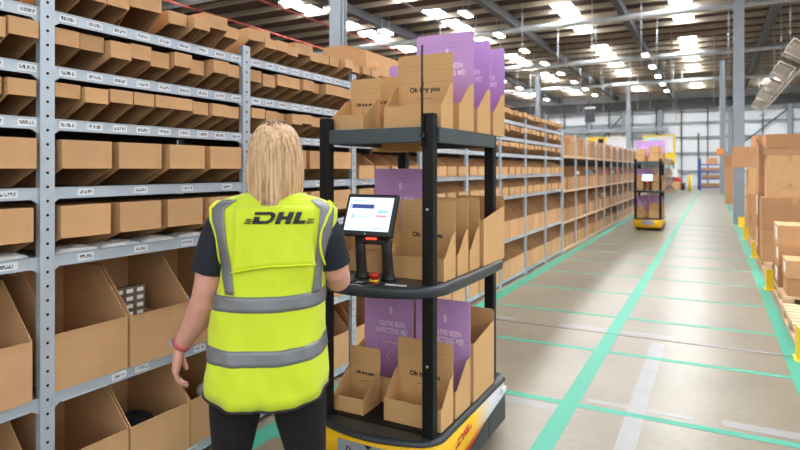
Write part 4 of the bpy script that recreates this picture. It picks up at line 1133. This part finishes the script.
# skin body, one continuous surface
mb = MB()
def hand(mb, wr, D, Nn, Wd, curl, s=1.0, thumb_side=1):
    """wr wrist, D along the hand, Nn palm normal, Wd across from little finger to index. returns fingertips"""
    D = D.normalized(); Wd = (Wd - D * Wd.dot(D)).normalized(); Nn = (Nn - D * Nn.dot(D) - Wd * Nn.dot(Wd)).normalized()
    rr = []
    for t, hw, ht in ((-.02, .026, .021), (.0, .027, .019), (.03, .034, .018), (.06, .040, .016), (.082, .041, .014), (.092, .036, .010)):
        c = wr + D * t * s
        rr.append([c + Wd * (hw * s * math.cos(a)) + Nn * (ht * s * math.sin(a)) for a in [2 * PI * k / 20 for k in range(20)]])
    mb.loft(rr)
    tips = []
    L = [(.060, -.030, .0072), (.073, -.010, .0080), (.078, .010, .0084), (.070, .029, .0080)]
    for i, (ln, off, r) in enumerate(L):
        p = wr + D * (.078 + (.004 if i in (1, 2) else 0)) * s + Wd * off * s
        d = (D + Wd * off * 2.2).normalized(); pts = [p - d * .02, p]; a = curl[i][0]
        for seg, (fr, ca) in enumerate(zip((.45, .30, .25), curl[i])):
            a = ca if seg == 0 else a + ca
            dd = d * math.cos(a) + Nn * math.sin(a); pts.append(pts[-1] + dd * ln * fr * s)
        mb.tube(pts, [r * 1.15 * s, r * 1.12 * s, r * 1.06 * s, r * .98 * s, r * .78 * s], None, 14)
        mb.ball(pts[-1], r * .80 * s, None, 12, 8); tips.append((pts[-1], dd, -(d * -math.sin(a) + Nn * math.cos(a))))
    # thumb from the side of the palm near its base
    p = wr + D * .022 * s + Wd * .022 * s * thumb_side
    d1 = (D * .62 + Wd * .62 * thumb_side + Nn * .30).normalized(); d2 = (D * .90 + Wd * .22 * thumb_side + Nn * .45).normalized(); d3 = (D * .9 - Wd * .05 + Nn * .55).normalized()
    pts = [p, p + d1 * .036 * s, p + d1 * .036 * s + d2 * .032 * s, p + d1 * .036 * s + d2 * .032 * s + d3 * .026 * s]
    mb.tube(pts, [.015 * s, .0125 * s, .0105 * s, .0085 * s], None, 14); mb.ball(pts[-1], .0087 * s, None, 12, 8)
    tips.append((pts[-1], d3, -(Nn * .8 - D * .3).normalized()))
    return tips
# torso, neck
mb.loft([[(.010 + a_ * math.cos(t), b_ * math.sin(t), z) for t in [2 * PI * k / 28 for k in range(28)]] for z, a_, b_ in ((.86, .14, .09), (.97, .13, .085), (1.1, .13, .088), (1.22, .145, .09), (1.32, .165, .085), (1.36, .16, .075), (1.39, .10, .06), (1.41, .062, .055))])
mb.tube([(.012, .0, 1.36), (.015, .012, 1.42), (.017, .022, 1.48)], [.060, .053, .053], None, 20)
# head
HC = Vector((.017, .028, 1.545))
rr = []
for z, a_, f, bk_ in ((-.118, .018, .062, -.03), (-.112, .034, .078, -.01), (-.095, .048, .086, .0), (-.07, .058, .086, .03), (-.04, .065, .085, .06), (-.01, .070, .086, .080), (.02, .073, .088, .088), (.05, .071, .082, .086), (.075, .062, .068, .074), (.095, .045, .048, .052), (.106, .022, .024, .028)):
    c = (f - bk_) / 2; hd = (f + bk_) / 2
    rr.append([HC + Vector((a_ * math.cos(t), c + hd * math.sin(t), z)) for t in [2 * PI * k / 28 for k in range(28)]])
mb.loft(rr)
mb.tube([HC + Vector((0, .082, .012)), HC + Vector((0, .096, -.012)), HC + Vector((0, .108, -.034)), HC + Vector((0, .088, -.044))], [.007, .010, .0125, .009], None, 12)
mb.ball(HC + Vector((0, .082, -.068)), (.020, .010, .009))
mb.ball(HC + Vector((0, .078, .022)), (.045, .012, .010))
for s in (-1, 1): mb.ball(HC + Vector((s * .074, .0, -.012)), (.009, .018, .030))
# left arm (hanging towards the shelving)
Ls = [Vector(p) for p in ((-.14, 0, 1.335), (-.178, .004, 1.265), (-.200, .007, 1.18), (-.216, .014, 1.10), (-.232, .032, 1.045), (-.280, .078, .958), (-.330, .112, .887), (-.352, .122, .856))]
mb.tube(Ls, [.044, .049, .050, .047, .048, .044, .032, .027], None, 24)
lw = Ls[-1]; D = Vector((-.20, .03, -1.0))
tipsL = hand(mb, lw, D, Vector((.85, .35, 0)), Vector((-.35, .85, 0)) * -1 * -1, [(.40, .65, .45), (.34, .58, .4), (.28, .52, .35), (.20, .42, .3)], 1.04, 1)
# right arm (reaching to the tray)
Rs = [Vector(p) for p in ((.15, 0, 1.335), (.194, .010, 1.27), (.208, .024, 1.21), (.218, .055, 1.145), (.220, .11, 1.105), (.208, .21, 1.085), (.188, .335, 1.062), (.182, .380, 1.052))]
mb.tube(Rs, [.044, .048, .049, .047, .046, .042, .031, .026], None, 24)
rw = Rs[-1]; D2 = Vector((-.12, .97, -.16))
tipsR = hand(mb, rw, D2, Vector((0, -.1, -1)), Vector((-1, -.1, 0)), [(.25, .4, .3), (.2, .35, .25), (.15, .3, .25), (.1, .25, .2)], .98, 1)
body = to_object(mb, 'body', 'skin', WO, .0038, 3, .5)
for s in (-1, 1):
    MB().ball(HC + Vector((s * .030, .074, .006)), .0125).build('eye', 'eye', body, 0, True)
    MB().ball(HC + Vector((s * .030, .0845, .006)), (.0052, .003, .0052)).build('iris', 'iris', body, 0, True)
MB().ball(HC + Vector((0, .091, -.068)), (.018, .005, .006)).build('lips', 'lip', body, 0, True)
for tp in (tipsL, tipsR):
    for p, d, nrm in tp:
        m_ = MB(); m_.ball((0, 0, 0), (.0045, .0065, .0012), None, 12, 6); o = m_.build('fingernail', 'nail', body, 0, True)
        zax = nrm.normalized(); yax = (d - zax * d.dot(zax)).normalized(); xax = yax.cross(zax)
        o.matrix_local = Matrix.Translation(p + zax * .0066 + d * .0005) @ Matrix((xax, yax, zax)).transposed().to_4x4()
# watch
wc = Ls[-2] * .45 + Ls[-1] * .55; wd = (Ls[-1] - Ls[-2]).normalized()
wt = MB(); ux = wd.cross(Vector((0, 1, 0))).normalized(); uy = wd.cross(ux)
wt.loft([[wc + wd * h + (ux * math.cos(t) + uy * math.sin(t)) * r for t in [2 * PI * k / 36 for k in range(36)]] for h, r in ((-.009, .0305), (-.0095, .0335), (.0095, .032), (.009, .029), (-.009, .0305))], None, False)
wst = wt.build('watch_strap', 'strap', WO, 0, True); wst['label'] = 'coral pink watch strap'
wcas = MB().box(wc + ux * .0 + Vector((-.033, -.008, .006)), (.008, .028, .030), None, Matrix.Rotation(R(-20), 4, 'Y'), .003).build('watch_case', 'plate', wst)
# shoes
for s, x in ((-1, -.138), (1, .134)):
    sh = MB(); rr = []
    for y, w_, h_ in ((-.085, .020, .045), (-.075, .032, .075), (-.04, .037, .095), (.0, .038, .10), (.04, .040, .078), (.09, .045, .058), (.13, .042, .048), (.16, .028, .036), (.17, .012, .026)):
        rr.append([(x + w_ * math.cos(t), y, .022 + h_ / 2 * (1 + math.sin(t)) * .96) for t in [2 * PI * k / 20 for k in range(20)]])
    so = to_object((lambda b_: (b_.loft(rr), b_)[1])(sh), 'shoe', 'shoe', WO, None, 1)
    sl = MB(); sl.loft([[(x + w_ * math.cos(t), .04 + .132 * math.sin(t), z) for t in [2 * PI * k / 28 for k in range(28)]] for z, w_ in ((0, .040), (.004, .044), (.022, .045), (.026, .040))]); sl.build('sole', 'sole', so, 0, True)

# hair
HT = [(1.665, .006, .006), (1.660, .035, .038), (1.648, .055, .060), (1.630, .071, .078), (1.605, .083, .092), (1.575, .091, .101), (1.54, .095, .106), (1.50, .098, .108), (1.465, .0985, .106), (1.43, .094, .104), (1.405, .088, .104), (1.385, .083, .106)]
def hp(z):
    z = max(HT[-1][0], min(HT[0][0], z))
    for a, b in zip(HT, HT[1:]):
        if z >= b[0]:
            t = (z - a[0]) / (b[0] - a[0]); t = t * 1.0; return .96 * (a[1] + (b[1] - a[1]) * t), a[2] + (b[2] - a[2]) * t
def hair_pt(ph, z, off=0):   # ph 0 = straight back, +-pi front
    a, b = hp(z); ce = Vector((.017 + .0, .012, z))
    g = .0010 * noisev(ph * 14, z * 2.5, 3) + .0035 * noisev(ph * 5, z * 3, 8) * min(1, (1.66 - z) * 12)
    e = 2.15; c_, s_ = math.sin(ph), math.cos(ph); q = (abs(c_) ** e + abs(s_) ** e) ** (-1 / e)
    return ce + Vector((c_ * q * (a + g + off), -s_ * q * (b + g + off) * (1 if s_ > 0 else .92), 0))
mb = MB(); rows = []
K = 120
for i in range(42):
    z = 1.6645 - (1.6645 - 1.392) * (i / 41) ** 1.0
    if i < 8: z = 1.6645 - .022 * (i / 8) ** 1.8
    else: z = 1.6425 - (1.6425 - 1.392) * (i - 8) / 33
    gap = max(0, min(1, (1.625 - z) / .03)) * R(66) + .02
    row = []
    for k in range(K + 1):
        ph = (-PI + gap) + (2 * PI - 2 * gap) * k / K
        zz = z + (.010 * noisev(ph * 9, 1, 1) * (i / 41) ** 4)
        row.append(hair_pt(ph, zz))
    rows.append(row)
mb.loft(rows, None, False, False)
rh = random.Random(11)
for n_ in range(1500):
    ph = rh.uniform(-1.9, 1.9); z0 = rh.uniform(1.46, 1.655); tip = 1.415 - rh.random() ** 1.4 * .085 + .012 * abs(ph)
    off = rh.uniform(-.0005, .0015); pts = []
    for i in range(9):
        t = i / 8; z = z0 + (tip - z0) * t
        p = hair_pt(ph + .10 * math.sin(n_) * t, max(z, 1.386), off); p.z = z
        if z < 1.39: p.y -= (1.39 - z) * .45; p.x += (p.x - .017) * -(1.39 - z) * 1.6
        pts.append(p)
    r = rh.uniform(.0005, .0011)
    mb.tube(pts, [r * .3, r, r, r, r, r, r * .9, r * .6, r * .15], None, 4)
hair = mb.build('hair', 'hair', WO); hair['label'] = 'straight blonde shoulder-length hair'
md = hair.modifiers.new('th', 'SOLIDIFY'); md.thickness = .002; md.offset = -1
hair.modifiers.clear()
rt = MB()
for n_ in range(40):
    ph = rh.uniform(-2.6, 2.6) * .5 + rh.choice((-.2, .1)); z0 = 1.663; L_ = rh.uniform(.006, .022); pts = []
    for i in range(5):
        z = z0 - L_ * i / 4; pts.append(hair_pt(ph, z, .0032))
    rt.tube(pts, [.0016, .0016, .0014, .001, .0003], None, 4)
rt.build('hair_roots', 'root', hair)
